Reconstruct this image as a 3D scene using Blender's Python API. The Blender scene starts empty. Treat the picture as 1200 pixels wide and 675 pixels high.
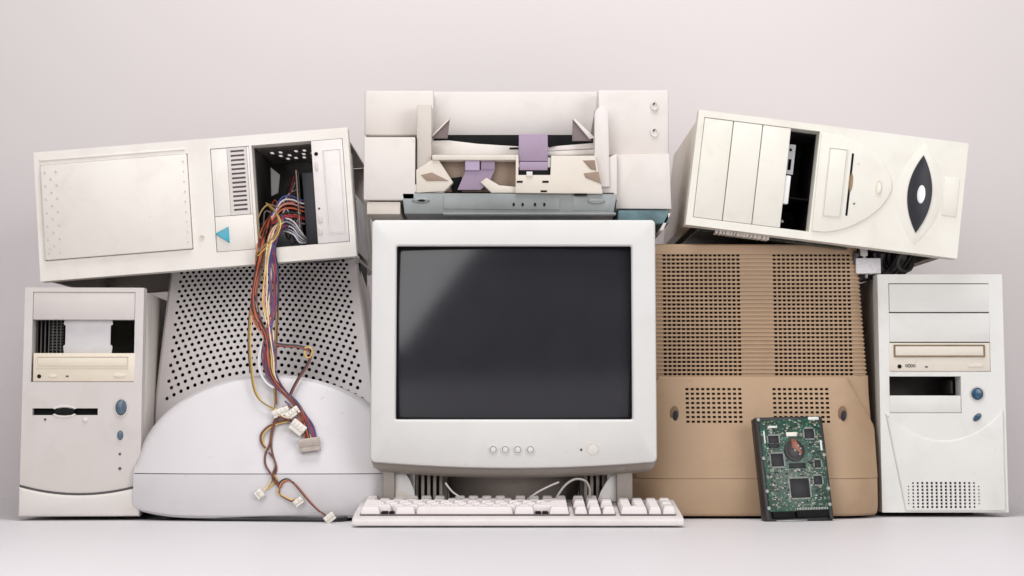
import bpy, bmesh, math, random
from mathutils import Vector, Matrix, Euler
RND = random.Random(11)
PI = math.pi
scene = bpy.context.scene
COL = scene.collection

# ------------------------------------------------------------------ camera model
D = 2.6                       # camera to the front plane y = 0
F = D / 0.0012                # focal length in pixels of the 1200 px wide picture
TH = math.radians(6.0)        # camera looks slightly upwards
HY = 470.0                    # horizon row
PY0 = HY - F * math.tan(TH)   # row of the optical axis
S = 0.0012                    # metres per pixel on the front plane


def ray(px, py):
    xc, yc = (px - 600.0) / F, (PY0 - py) / F
    return Vector((xc, math.cos(TH) - yc * math.sin(TH), math.sin(TH) + yc * math.cos(TH)))


_d = ray(600, 608)
CAM = Vector((0, -D, -_d.z * D / _d.y))


def P(px, py, Y):
    d = ray(px, py)
    return CAM + d * ((Y + D) / d.y)


def ground(px, py):
    d = ray(px, py)
    return CAM + d * (-CAM.z / d.z)


# ------------------------------------------------------------------ materials
def _nodes(name):
    m = bpy.data.materials.new(name)
    m.use_nodes = True
    nt = m.node_tree
    return m, nt, nt.nodes['Principled BSDF']


def sr(r, g, b):
    f = lambda c: (c / 255 / 12.92) if c / 255 <= .04045 else ((c / 255 + .055) / 1.055) ** 2.4
    return (f(r), f(g), f(b))


def plastic(name, col, var=.07, rough=.48, tint=None, bump=.06, spots=.35, big=4.0, spec=.4, smudge=.22):
    """moulded plastic: broad uneven ageing, smudges, a few specks, fine grain."""
    m, nt, b = _nodes(name)
    N, Lk = nt.nodes, nt.links
    tc = N.new('ShaderNodeTexCoord')
    n1 = N.new('ShaderNodeTexNoise'); n1.inputs['Scale'].default_value = big; n1.inputs['Detail'].default_value = 5
    n2 = N.new('ShaderNodeTexNoise'); n2.inputs['Scale'].default_value = 75; n2.inputs['Detail'].default_value = 3
    n3 = N.new('ShaderNodeTexNoise'); n3.inputs['Scale'].default_value = 1400
    n4 = N.new('ShaderNodeTexNoise'); n4.inputs['Scale'].default_value = 22; n4.inputs['Detail'].default_value = 6
    n4.inputs['Distortion'].default_value = .8
    for n in (n1, n2, n3, n4):
        Lk.new(tc.outputs['Object'], n.inputs['Vector'])
    t = tint or tuple(c * k for c, k in zip(col, (.985, .965, .92)))
    r1 = N.new('ShaderNodeValToRGB')
    r1.color_ramp.elements[0].position = .33; r1.color_ramp.elements[1].position = .68
    r1.color_ramp.elements[0].color = (*[c * (1 - var) for c in t], 1)
    r1.color_ramp.elements[1].color = (*[min(1, c * (1 + var * .35)) for c in col], 1)
    Lk.new(n1.outputs['Fac'], r1.inputs['Fac'])
    r2 = N.new('ShaderNodeValToRGB')                      # specks
    r2.color_ramp.elements[0].position = .24; r2.color_ramp.elements[1].position = .30
    r2.color_ramp.elements[0].color = (1, 1, 1, 1); r2.color_ramp.elements[1].color = (0, 0, 0, 1)
    Lk.new(n2.outputs['Fac'], r2.inputs['Fac'])
    r4 = N.new('ShaderNodeValToRGB')                      # smudges
    r4.color_ramp.elements[0].position = .52; r4.color_ramp.elements[1].position = .8
    r4.color_ramp.elements[0].color = (0, 0, 0, 1); r4.color_ramp.elements[1].color = (1, 1, 1, 1)
    Lk.new(n4.outputs['Fac'], r4.inputs['Fac'])
    ms = N.new('ShaderNodeMath'); ms.operation = 'MULTIPLY'; ms.inputs[1].default_value = spots
    Lk.new(r2.outputs['Color'], ms.inputs[0])
    mm = N.new('ShaderNodeMath'); mm.operation = 'MULTIPLY'; mm.inputs[1].default_value = smudge
    Lk.new(r4.outputs['Color'], mm.inputs[0])
    mx = N.new('ShaderNodeMath'); mx.operation = 'MAXIMUM'
    Lk.new(ms.outputs[0], mx.inputs[0]); Lk.new(mm.outputs[0], mx.inputs[1])
    mix = N.new('ShaderNodeMixRGB')
    mix.inputs['Color2'].default_value = (*[c * k for c, k in zip(col, (.62, .57, .5))], 1)
    Lk.new(mx.outputs[0], mix.inputs['Fac']); Lk.new(r1.outputs['Color'], mix.inputs['Color1'])
    Lk.new(mix.outputs['Color'], b.inputs['Base Color'])
    rr = N.new('ShaderNodeMapRange'); rr.inputs['To Min'].default_value = rough - .08; rr.inputs['To Max'].default_value = rough + .14
    Lk.new(n4.outputs['Fac'], rr.inputs['Value']); Lk.new(rr.outputs[0], b.inputs['Roughness'])
    bp = N.new('ShaderNodeBump'); bp.inputs['Strength'].default_value = bump; bp.inputs['Distance'].default_value = .0006
    Lk.new(n3.outputs['Fac'], bp.inputs['Height']); Lk.new(bp.outputs['Normal'], b.inputs['Normal'])
    b.inputs['Specular IOR Level'].default_value = spec
    return m


def simple(name, col, rough=.5, metal=0.0, var=.2, scale=30, spec=.5, trans=0, alpha=1):
    m, nt, b = _nodes(name)
    N, Lk = nt.nodes, nt.links
    tc = N.new('ShaderNodeTexCoord')
    n1 = N.new('ShaderNodeTexNoise'); n1.inputs['Scale'].default_value = scale; n1.inputs['Detail'].default_value = 5
    Lk.new(tc.outputs['Object'], n1.inputs['Vector'])
    r = N.new('ShaderNodeValToRGB')
    r.color_ramp.elements[0].position = .3; r.color_ramp.elements[1].position = .7
    r.color_ramp.elements[0].color = (*[c * (1 - var) for c in col], 1)
    r.color_ramp.elements[1].color = (*[min(1, c * (1 + var * .5)) for c in col], 1)
    Lk.new(n1.outputs['Fac'], r.inputs['Fac']); Lk.new(r.outputs['Color'], b.inputs['Base Color'])
    b.inputs['Roughness'].default_value = rough; b.inputs['Metallic'].default_value = metal
    b.inputs['Specular IOR Level'].default_value = spec
    b.inputs['Transmission Weight'].default_value = trans
    return m


def surface(name, c1, c2, scale, rough, bump=.02):
    m, nt, b = _nodes(name)
    N, Lk = nt.nodes, nt.links
    tc = N.new('ShaderNodeTexCoord')
    n1 = N.new('ShaderNodeTexNoise'); n1.inputs['Scale'].default_value = scale; n1.inputs['Detail'].default_value = 4
    n2 = N.new('ShaderNodeTexNoise'); n2.inputs['Scale'].default_value = 260; n2.inputs['Detail'].default_value = 3
    for n in (n1, n2):
        Lk.new(tc.outputs['Object'], n.inputs['Vector'])
    mix = N.new('ShaderNodeMixRGB'); mix.inputs['Color1'].default_value = (*c1, 1); mix.inputs['Color2'].default_value = (*c2, 1)
    Lk.new(n1.outputs['Fac'], mix.inputs['Fac'])
    Lk.new(mix.outputs['Color'], b.inputs['Base Color'])
    b.inputs['Roughness'].default_value = rough
    b.inputs['Specular IOR Level'].default_value = .3
    bp = N.new('ShaderNodeBump'); bp.inputs['Strength'].default_value = bump; bp.inputs['Distance'].default_value = .001
    Lk.new(n2.outputs['Fac'], bp.inputs['Height']); Lk.new(bp.outputs['Normal'], b.inputs['Normal'])
    return m


def pcb_mat(name, green):
    m, nt, b = _nodes(name)
    N, Lk = nt.nodes, nt.links
    tc = N.new('ShaderNodeTexCoord')
    v = N.new('ShaderNodeTexVoronoi'); v.distance = 'MANHATTAN'; v.feature = 'F1'; v.inputs['Scale'].default_value = 210
    br = N.new('ShaderNodeTexNoise'); br.inputs['Scale'].default_value = 120; br.inputs['Detail'].default_value = 2
    for n in (v, br):
        Lk.new(tc.outputs['Object'], n.inputs['Vector'])
    r = N.new('ShaderNodeValToRGB'); e = r.color_ramp.elements
    r.color_ramp.interpolation = 'CONSTANT'
    e[0].position = 0; e[0].color = (*[c * 2.3 for c in green], 1)
    e[1].position = .28; e[1].color = (*green, 1)
    x = e.new(.55); x.color = (*[c * .55 for c in green], 1)
    Lk.new(v.outputs['Distance'], r.inputs['Fac'])
    r2 = N.new('ShaderNodeValToRGB'); r2.color_ramp.elements[0].position = .60; r2.color_ramp.elements[1].position = .64
    r2.color_ramp.elements[0].color = (0, 0, 0, 1); r2.color_ramp.elements[1].color = (.55, .55, .55, 1)
    Lk.new(br.outputs['Fac'], r2.inputs['Fac'])
    mix = N.new('ShaderNodeMixRGB'); mix.inputs['Color2'].default_value = (.30, .32, .22, 1)
    Lk.new(r2.outputs['Color'], mix.inputs['Fac']); Lk.new(r.outputs['Color'], mix.inputs['Color1'])
    Lk.new(mix.outputs['Color'], b.inputs['Base Color'])
    b.inputs['Roughness'].default_value = .35
    return m


def lined_label(name):
    m, nt, b = _nodes(name)
    N, Lk = nt.nodes, nt.links
    tc = N.new('ShaderNodeTexCoord')
    w = N.new('ShaderNodeTexNoise'); w.inputs['Scale'].default_value = 220
    mp = N.new('ShaderNodeMapping'); mp.inputs['Scale'].default_value = (.6, 1, 2.4)
    Lk.new(tc.outputs['Object'], mp.inputs['Vector']); Lk.new(mp.outputs[0], w.inputs['Vector'])
    r = N.new('ShaderNodeValToRGB'); r.color_ramp.elements[0].position = .40; r.color_ramp.elements[1].position = .52
    r.color_ramp.elements[0].color = (.62, .60, .62, 1); r.color_ramp.elements[1].color = (.70, .68, .70, 1)
    Lk.new(w.outputs['Fac'], r.inputs['Fac']); Lk.new(r.outputs['Color'], b.inputs['Base Color'])
    b.inputs['Roughness'].default_value = .6
    return m


M = {}
M['desk_left'] = plastic('warm_white_case_plastic', (.72, .69, .66))
M['cream'] = plastic('cream_case_plastic', (.74, .725, .665), var=.06, tint=(.73, .705, .63))
M['cream_side'] = plastic('aged_cream_paint', (.66, .60, .54), var=.12)
M['pink_grey'] = plastic('dull_grey_white_plastic', (.58, .545, .535), var=.05)
M['pink_grey_lt'] = plastic('pale_skirt_plastic', (.64, .61, .60), var=.04)
M['cool_white'] = plastic('cool_white_plastic', (.70, .70, .68), var=.05, tint=(.69, .685, .65))
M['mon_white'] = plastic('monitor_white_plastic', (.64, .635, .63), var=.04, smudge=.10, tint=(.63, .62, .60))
M['mon_under_shaded'] = plastic('monitor_underside_shaded', (.33, .295, .27), var=.12)  # darkened monitor plastic: underside shade put into the colour; feet share it
M['lav'] = plastic('lavender_grey_plastic', (.625, .605, .625), var=.04, smudge=.14, tint=(.62, .595, .605))
M['lav_perf'] = plastic('vented_grey_plastic', (.78, .74, .755), var=.04, smudge=.1)
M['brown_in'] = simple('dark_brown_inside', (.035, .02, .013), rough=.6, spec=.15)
M['recess'] = plastic('recess_shade_brown', (.20, .115, .07), var=.1)  # screw pit shade painted as dark brown
M['tan'] = plastic('tan_brown_plastic', (.44, .305, .195), var=.12, tint=(.40, .27, .168), rough=.5, big=2.6, smudge=.3)
M['printer'] = plastic('printer_white_plastic', (.655, .62, .61), var=.04)
M['printer_cream'] = plastic('printer_cream_plastic', (.64, .59, .535), var=.08)
M['printer_brown'] = plastic('printer_inner_plastic', (.30, .215, .165), var=.25, big=14)
M['printer_fin'] = plastic('printer_fin_plastic', (.19, .15, .155), var=.15)
M['post'] = plastic('greyed_guide_plastic', (.56, .52, .49), var=.1)
M['purple'] = plastic('purple_plastic', (.34, .26, .36), var=.12, tint=(.32, .24, .335))
M['purple_lt'] = plastic('pale_purple_plastic', (.50, .41, .56), var=.1, tint=(.47, .38, .53))
M['drive'] = plastic('yellowed_drive_plastic', (.70, .635, .53), var=.06, tint=(.69, .61, .49))
M['drive_lt'] = plastic('cream_drive_plastic', (.70, .655, .58), var=.05)
M['drive_white'] = plastic('white_drive_plastic', (.70, .67, .665), var=.04)
M['kb'] = plastic('keyboard_base_plastic', (.66, .625, .63), var=.05)
M['key'] = plastic('keycap_plastic', (.70, .655, .665), var=.06, big=9)
M['steel'] = simple('galvanised_steel', (.42, .42, .43), rough=.42, metal=.75, var=.25)
M['steel_shaded'] = simple('inner_steel_shaded', (.085, .078, .075), rough=.5, metal=.3, var=.35)  # inner steel darkened: the shade inside the cases put into its colour
M['steel_paint'] = plastic('painted_case_metal', (.56, .52, .49), var=.08, rough=.42)
M['steel_side'] = plastic('painted_side_metal', (.72, .68, .645), var=.08, rough=.42)
M['plate'] = simple('pale_metal_shield', (.56, .54, .55), rough=.5, var=.08)
M['base_metal'] = simple('grey_green_metal', (.245, .26, .262), rough=.45, metal=.3, var=.25, scale=14)
M['teal_metal'] = simple('teal_chassis_metal', (.10, .17, .19), rough=.45, metal=.3, var=.4, scale=40)
M['black'] = simple('matt_black', (.008, .008, .009), rough=.6, var=.3, spec=.12)
M['black_gloss'] = simple('black_rubber_cord', (.02, .02, .021), rough=.4, var=.3)
M['eye'] = simple('dark_badge_plastic', (.024, .024, .030), rough=.4, var=.2, spec=.25)
M['badge'] = simple('silver_badge', (.70, .70, .72), rough=.35, metal=.2, var=.05)
M['blue'] = simple('blue_button_plastic', (.075, .115, .165), rough=.22, var=.25, scale=160)
M['blue2'] = simple('teal_blue_button_plastic', (.02, .075, .14), rough=.2, var=.5, scale=200)
M['teal'] = simple('teal_button_plastic', (.03, .33, .44), rough=.3, var=.25, scale=90)
M['slot_gold'] = simple('floppy_shutter', (.20, .14, .07), rough=.4, metal=.4, var=.3)
M['dark_grey'] = simple('dark_grey_plastic', (.07, .065, .065), rough=.5)
M['chip'] = simple('chip_package', (.018, .018, .022), rough=.45, var=.15, scale=120, spec=.25)
M['solder'] = simple('solder_pins', (.26, .27, .25), rough=.4, metal=.5, var=.2, scale=200)
M['smd'] = simple('tan_components', (.30, .24, .17), rough=.5, var=.5, scale=300)
M['smd_w'] = simple('white_components', (.68, .70, .66), rough=.5, var=.15, scale=200)
M['copper'] = simple('copper_flex_ribbon', (.25, .07, .04), rough=.35, var=.5, scale=160)
M['hdd'] = simple('black_drive_casting', (.03, .027, .03), rough=.42, metal=.3, var=.3)
M['pcb'] = pcb_mat('green_circuit_board', (.020, .090, .056))
M['pcb_dk'] = pcb_mat('dark_circuit_board', (.02, .028, .022))
M['label'] = lined_label('printed_paper_label')
M['paper'] = simple('white_paper', (.75, .74, .73), rough=.7, var=.05)
M['conn'] = simple('white_nylon_connector', (.74, .70, .64), rough=.4, var=.08, scale=80)
M['conn_clear'] = simple('milky_nylon_connector', (.60, .52, .46), rough=.3, var=.15, scale=120, trans=.25)
WC = {}
for nm, c in dict(orange=(.50, .095, .03), red=(.30, .018, .024), black=(.012, .011, .012), yellow=(.60, .38, .08),
                  cream=(.72, .58, .38), purple=(.09, .05, .16), blue=(.045, .06, .22), white=(.62, .60, .62),
                  grey=(.30, .30, .36), brown=(.14, .045, .025), olive=(.26, .17, .05), pink=(.5, .22, .18)).items():
    WC[nm] = simple(nm + '_wire_insulation', c, rough=.38, var=.12, scale=60)
M['wall'] = surface('pinkish_grey_wall', (.635, .59, .593), (.665, .622, .625), 1.2, .8)
M['table'] = surface('pale_table_top', (.635, .612, .632), (.655, .634, .652), 2.0, .45)


def glass_mat():
    m, nt, b = _nodes('dark_screen_glass')
    N, Lk = nt.nodes, nt.links
    tc = N.new('ShaderNodeTexCoord')
    n = N.new('ShaderNodeTexNoise'); n.inputs['Scale'].default_value = 18; n.inputs['Detail'].default_value = 6
    Lk.new(tc.outputs['Object'], n.inputs['Vector'])
    r = N.new('ShaderNodeMapRange'); r.inputs['To Min'].default_value = .09; r.inputs['To Max'].default_value = .15
    Lk.new(n.outputs['Fac'], r.inputs['Value']); Lk.new(r.outputs[0], b.inputs['Roughness'])
    c = N.new('ShaderNodeValToRGB')
    c.color_ramp.elements[0].color = (.020, .020, .025, 1); c.color_ramp.elements[1].color = (.026, .026, .032, 1)
    Lk.new(n.outputs['Fac'], c.inputs['Fac']); Lk.new(c.outputs['Color'], b.inputs['Base Color'])
    b.inputs['Specular IOR Level'].default_value = .42
    return m


M['glass'] = glass_mat()


# ------------------------------------------------------------------ mesh builder
class MB:
    def __init__(self):
        self.v, self.f = [], []

    def add(self, bm, xf=None):
        bm.verts.index_update()
        o = len(self.v)
        for v in bm.verts:
            self.v.append(tuple(xf @ v.co) if xf else tuple(v.co))
        for f in bm.faces:
            self.f.append([o + v.index for v in f.verts])
        bm.free()
        return self

    def box(self, x0, x1, y0, y1, z0, z1, bev=0.0, seg=2, xf=None):
        bm = bmesh.new()
        x0, x1 = min(x0, x1), max(x0, x1); z0, z1 = min(z0, z1), max(z0, z1); y0, y1 = min(y0, y1), max(y0, y1)
        vs = [bm.verts.new(p) for p in ((x0, y0, z0), (x1, y0, z0), (x1, y1, z0), (x0, y1, z0), (x0, y0, z1), (x1, y0, z1), (x1, y1, z1), (x0, y1, z1))]
        for q in ((0, 3, 2, 1), (4, 5, 6, 7), (0, 1, 5, 4), (1, 2, 6, 5), (2, 3, 7, 6), (3, 0, 4, 7)):
            bm.faces.new([vs[i] for i in q])
        bev = min(bev, (x1 - x0) * .45, (y1 - y0) * .45, (z1 - z0) * .45)
        if bev > 1e-5:
            bmesh.ops.bevel(bm, geom=bm.edges[:], offset=bev, segments=seg, profile=.5, affect='EDGES')
        return self.add(bm, xf)

    def prism(self, pts, y0, y1, bev=0.0, seg=2, xf=None, sel=None):
        """outline in (x, z), extruded from y0 (front) to y1, front rim bevelled."""
        bm = bmesh.new()
        a = [bm.verts.new((p[0], y0, p[1])) for p in pts]
        c = [bm.verts.new((p[0], y1, p[1])) for p in pts]
        n = len(pts)
        ff = bm.faces.new(a); bm.faces.new(c[::-1])
        for i in range(n):
            j = (i + 1) % n
            bm.faces.new((a[j], a[i], c[i], c[j]))
        bmesh.ops.recalc_face_normals(bm, faces=bm.faces[:])
        if bev > 1e-5:
            bmesh.ops.bevel(bm, geom=[e for e in ff.edges if sel is None or sel(e)], offset=bev, segments=seg, profile=.5, affect='EDGES')
        return self.add(bm, xf)

    def plate(self, x0, x1, z0, z1, y0, y1, holes=(), bo=0.0, bh=0.0, xf=None):
        """slab with rectangular openings (hx0, hx1, hz0, hz1)."""
        rd = lambda t: round(t, 6)
        xs = sorted({rd(x0), rd(x1)} | {rd(h[k]) for h in holes for k in (0, 1)})
        zs = sorted({rd(z0), rd(z1)} | {rd(h[k]) for h in holes for k in (2, 3)})
        hs = [tuple(rd(t) for t in h) for h in holes]
        nx, nz = len(xs) - 1, len(zs) - 1
        solid = [[not any(h[0] <= (xs[i] + xs[i + 1]) / 2 <= h[1] and h[2] <= (zs[j] + zs[j + 1]) / 2 <= h[3] for h in hs) for j in range(nz)] for i in range(nx)]
        bm = bmesh.new()
        vv = {}

        def V(i, j, k):
            if (i, j, k) not in vv:
                vv[(i, j, k)] = bm.verts.new((xs[i], (y0, y1)[k], zs[j]))
            return vv[(i, j, k)]
        sd = lambda i, j: 0 <= i < nx and 0 <= j < nz and solid[i][j]
        for i in range(nx):
            for j in range(nz):
                if not solid[i][j]:
                    continue
                bm.faces.new((V(i, j, 0), V(i + 1, j, 0), V(i + 1, j + 1, 0), V(i, j + 1, 0)))
                bm.faces.new((V(i, j, 1), V(i, j + 1, 1), V(i + 1, j + 1, 1), V(i + 1, j, 1)))
                if not sd(i - 1, j): bm.faces.new((V(i, j, 0), V(i, j + 1, 0), V(i, j + 1, 1), V(i, j, 1)))
                if not sd(i + 1, j): bm.faces.new((V(i + 1, j, 0), V(i + 1, j, 1), V(i + 1, j + 1, 1), V(i + 1, j + 1, 0)))
                if not sd(i, j - 1): bm.faces.new((V(i, j, 0), V(i, j, 1), V(i + 1, j, 1), V(i + 1, j, 0)))
                if not sd(i, j + 1): bm.faces.new((V(i, j + 1, 0), V(i + 1, j + 1, 0), V(i + 1, j + 1, 1), V(i, j + 1, 1)))
        e = 1e-6
        onb = lambda v: abs(v.co.x - xs[0]) < e or abs(v.co.x - xs[-1]) < e or abs(v.co.z - zs[0]) < e or abs(v.co.z - zs[-1]) < e

        def sharp(ed):
            return len(ed.link_faces) == 2 and ed.calc_face_angle(0) > .5

        def outer(ed):
            a, b = ed.verts
            for ax, lim in (('x', xs[0]), ('x', xs[-1]), ('z', zs[0]), ('z', zs[-1])):
                if abs(getattr(a.co, ax) - lim) < e and abs(getattr(b.co, ax) - lim) < e:
                    return True
            return False
        if bh > 0:
            g = [ed for ed in bm.edges if sharp(ed) and not outer(ed) and all(abs(v.co.y - y0) < e for v in ed.verts)]
            if g:
                bmesh.ops.bevel(bm, geom=g, offset=bh, segments=2, profile=.5, affect='EDGES')
        if bo > 0:
            g = [ed for ed in bm.edges if sharp(ed) and outer(ed) and min(v.co.y for v in ed.verts) < y0 + e]
            bmesh.ops.bevel(bm, geom=g, offset=bo, segments=3, profile=.5, affect='EDGES')
        return self.add(bm, xf)

    def loft(self, loops, cap0=False, cap1=False, closed=True, xf=None):
        o = len(self.v)
        n = len(loops[0])
        for lp in loops:
            for p in lp:
                self.v.append(tuple(xf @ Vector(p)) if xf else tuple(p))
        for k in range(len(loops) - 1):
            for i in range(n if closed else n - 1):
                j = (i + 1) % n
                self.f.append([o + k * n + i, o + k * n + j, o + (k + 1) * n + j, o + (k + 1) * n + i])
        if cap0: self.f.append([o + i for i in range(n)][::-1])
        if cap1: self.f.append([o + (len(loops) - 1) * n + i for i in range(n)])
        return self

    def tube(self, pts, r, n=7):
        pts = [Vector(p) for p in pts]
        loops = []
        up = Vector((0, -1, 0.01))
        for i, p in enumerate(pts):
            t = (pts[min(i + 1, len(pts) - 1)] - pts[max(i - 1, 0)])
            t = t.normalized() if t.length > 1e-9 else Vector((0, 0, 1))
            a = up - t * up.dot(t)
            if a.length < 1e-3: a = Vector((1, 0, 0)) - t * t.x
            a.normalize(); up = a
            b = t.cross(a)
            rr = r(i / (len(pts) - 1)) if callable(r) else r
            loops.append([p + (a * math.cos(k * 2 * PI / n) + b * math.sin(k * 2 * PI / n)) * rr for k in range(n)])
        return self.loft(loops, True, True)

    def cyl(self, c, r, y0, y1, n=24, bev=0.0, rz=None):
        rz = rz or r
        return self.prism([(c[0] + r * math.cos(k * 2 * PI / n), c[1] + rz * math.sin(k * 2 * PI / n)) for k in range(n)], y0, y1, bev)

    def ring(self, c, r0, r1, y0, y1, n=28, ratio=1.0):
        L4 = []
        for r, y in ((r1, y1), (r1, y0), (r0, y0), (r0, y1)):
            L4.append([(c[0] + r * math.cos(k * 2 * PI / n), y, c[1] + r * ratio * math.sin(k * 2 * PI / n)) for k in range(n)])
        return self.loft(L4)

    def build(self, name, mat, parent=None, ang=32, label=None):
        me = bpy.data.meshes.new(name)
        me.from_pydata(self.v, [], self.f)
        bm = bmesh.new(); bm.from_mesh(me)
        bmesh.ops.remove_doubles(bm, verts=bm.verts[:], dist=1e-6)
        bmesh.ops.recalc_face_normals(bm, faces=bm.faces[:])
        bm.to_mesh(me); bm.free()
        me.validate()
        me.polygons.foreach_set('use_smooth', [True] * len(me.polygons))
        me.set_sharp_from_angle(angle=math.radians(ang))
        me.materials.append(mat)
        o = bpy.data.objects.new(name, me)
        COL.objects.link(o)
        if parent is not None: o.parent = parent
        if label: o['label'] = label
        return o


def rrect(x0, x1, z0, z1, r, y, n=6, f=None):
    pts = []
    for cx, cz, a0 in ((x1 - r, z0 + r, -PI / 2), (x1 - r, z1 - r, 0), (x0 + r, z1 - r, PI / 2), (x0 + r, z0 + r, PI)):
        for k in range(n + 1):
            a = a0 + k * PI / 2 / n
            pts.append((cx + r * math.cos(a), cz + r * math.sin(a)))
    # extra points along the straight runs so that edges can bow
    out = []
    m = len(pts)
    for i in range(m):
        p, q = pts[i], pts[(i + 1) % m]
        out.append(p)
        if (i + 1) % (n + 1) == 0:
            for k in range(1, 12):
                out.append((p[0] + (q[0] - p[0]) * k / 12, p[1] + (q[1] - p[1]) * k / 12))
    return [f(x, y, z) if f else (x, y, z) for x, z in out]


def ell(c, rx, rz, n=28, rot=0):
    o = []
    for k in range(n):
        a = k * 2 * PI / n
        x, z = rx * math.cos(a), rz * math.sin(a)
        o.append((c[0] + x * math.cos(rot) - z * math.sin(rot), c[1] + x * math.sin(rot) + z * math.cos(rot)))
    return o


def spline(pts, n=8):
    pts = [Vector(p) for p in pts]
    if len(pts) < 3:
        return [pts[0].lerp(pts[-1], k / n) for k in range(n + 1)]
    out = []
    for i in range(len(pts) - 1):
        p0 = pts[i - 1] if i else pts[0] * 2 - pts[1]
        p1, p2 = pts[i], pts[i + 1]
        p3 = pts[i + 2] if i + 2 < len(pts) else pts[-1] * 2 - pts[-2]
        for k in range(n):
            t = k / n
            out.append(.5 * ((2 * p1) + (p2 - p0) * t + (2 * p0 - 5 * p1 + 4 * p2 - p3) * t * t + (3 * p1 - p0 - 3 * p2 + p3) * t ** 3))
    out.append(pts[-1])
    return out


# ------------------------------------------------------------------ things
XF = {}


def thing(name, label, cat, loc=(0, 0, 0), rot=(0, 0, 0), group=None):
    o = bpy.data.objects.new(name, None)
    o.empty_display_size = .05
    COL.objects.link(o)
    o.location = loc; o.rotation_euler = rot
    o['label'] = label; o['category'] = cat
    if group: o['group'] = group
    XF[o.name] = Matrix.Translation(Vector(loc)) @ Euler(rot).to_matrix().to_4x4()
    return o


def L(T, px, py, yo=0.0):
    """picture point -> (x, z) on the thing's own plane y = yo."""
    inv = XF[T.name].inverted()
    o = inv @ CAM
    d = inv.to_3x3() @ ray(px, py)
    t = (yo - o.y) / d.y
    p = o + d * t
    return (p.x, p.z)


def pbox(T, mb, tl, br, y0, y1, bev=.0006, yo=None):
    a = L(T, *tl, y0 if yo is None else yo); b = L(T, *br, y0 if yo is None else yo)
    return mb.box(a[0], b[0], y0, y1, b[1], a[1], bev)


def ppoly(T, mb, pts, y0, y1, bev=.0005):
    return mb.prism([L(T, x, y, y0) for x, y in pts], y0, y1, bev)


def rect(T, tl, br, yo=0.0):
    a = L(T, *tl, yo); b = L(T, *br, yo)
    return (a[0], b[0], b[1], a[1])


def frame(BL, BR, TL, TR, Y):
    bl, br, tl, tr = [P(*q, Y) for q in (BL, BR, TL, TR)]
    o = (bl + br) / 2
    w = br - bl
    ang = -math.atan2(w.z, w.x)
    hgt = ((tl + tr) / 2 - o).length
    return o, ang, w.length, hgt


# ------------------------------------------------------------------ setting
def struct(name, mb, mat):
    o = mb.build(name, mat)
    o['kind'] = 'structure'
    return o


WALL_Y = ground(600, 584).y
mb = MB(); mb.box(-4, 4, -4.5, WALL_Y, -.03, 0)
struct('table', mb, M['table'])
mb = MB(); mb.box(-4, 4, WALL_Y, WALL_Y + .05, -.03, 3.2)
struct('wall', mb, M['wall'])


def case(T, x0, x1, z0, z1, y0, y1, mat, skip='', top_holes=(), name='case', rim=.012):
    t = .0012
    mb = MB()
    if 'L' not in skip: mb.box(x0, x0 + t, y0, y1, z0, z1, .0004)
    if 'R' not in skip: mb.box(x1 - t, x1, y0, y1, z0, z1, .0004)
    mb.box(x0 + t, x1 - t, y1 - t, y1, z0 + t, z1 - t)
    if 'B' not in skip: mb.box(x0 + t, x1 - t, y0, y1, z0, z0 + t)
    if 'T' not in skip:
        if top_holes:
            mp = Matrix(((1, 0, 0, 0), (0, 0, 1, 0), (0, 1, 0, 0), (0, 0, 0, 1)))
            mb.plate(x0 + t, x1 - t, y0, y1 - t, z1 - .0005, z1, top_holes, xf=mp)
        else:
            mb.box(x0 + t, x1 - t, y0, y1, z1 - t, z1)
    for c in skip:       # a rolled rim where the cover is missing
        w = rim
        if c in 'LR':
            xa, xb = (x0, x0 + t) if c == 'L' else (x1 - t, x1)
            mb.box(xa, xb, y0, y1, z0 + t, z0 + w); mb.box(xa, xb, y0, y1, z1 - w, z1 - t); mb.box(xa, xb, y1 - w, y1, z0 + w, z1 - w)
        if c in 'BT':
            za, zb = (z0, z0 + t) if c == 'B' else (z1 - t, z1)
            mb.box(x0 + t, x0 + w, y0, y1, za, zb); mb.box(x1 - w, x1 - t, y0, y1, za, zb); mb.box(x0 + w, x1 - w, y1 - w, y1, za, zb)
    return mb.build(name, mat, T)


def oval(T, name, mat, c, rx, rz, y0, y1, bev=.0008, rot=0, parent=None):
    mb = MB(); mb.prism(ell(c, rx, rz, 28, rot), y0, y1, bev, 3)
    return mb.build(name, mat, parent or T)


def lamp_dot(T, px, py, r, name='indicator_light', mat=None, y=-.0008):
    c = L(T, px, py, 0)
    return oval(T, name, mat or M['dark_grey'], c, r, r, y, .004, .0003)


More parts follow.
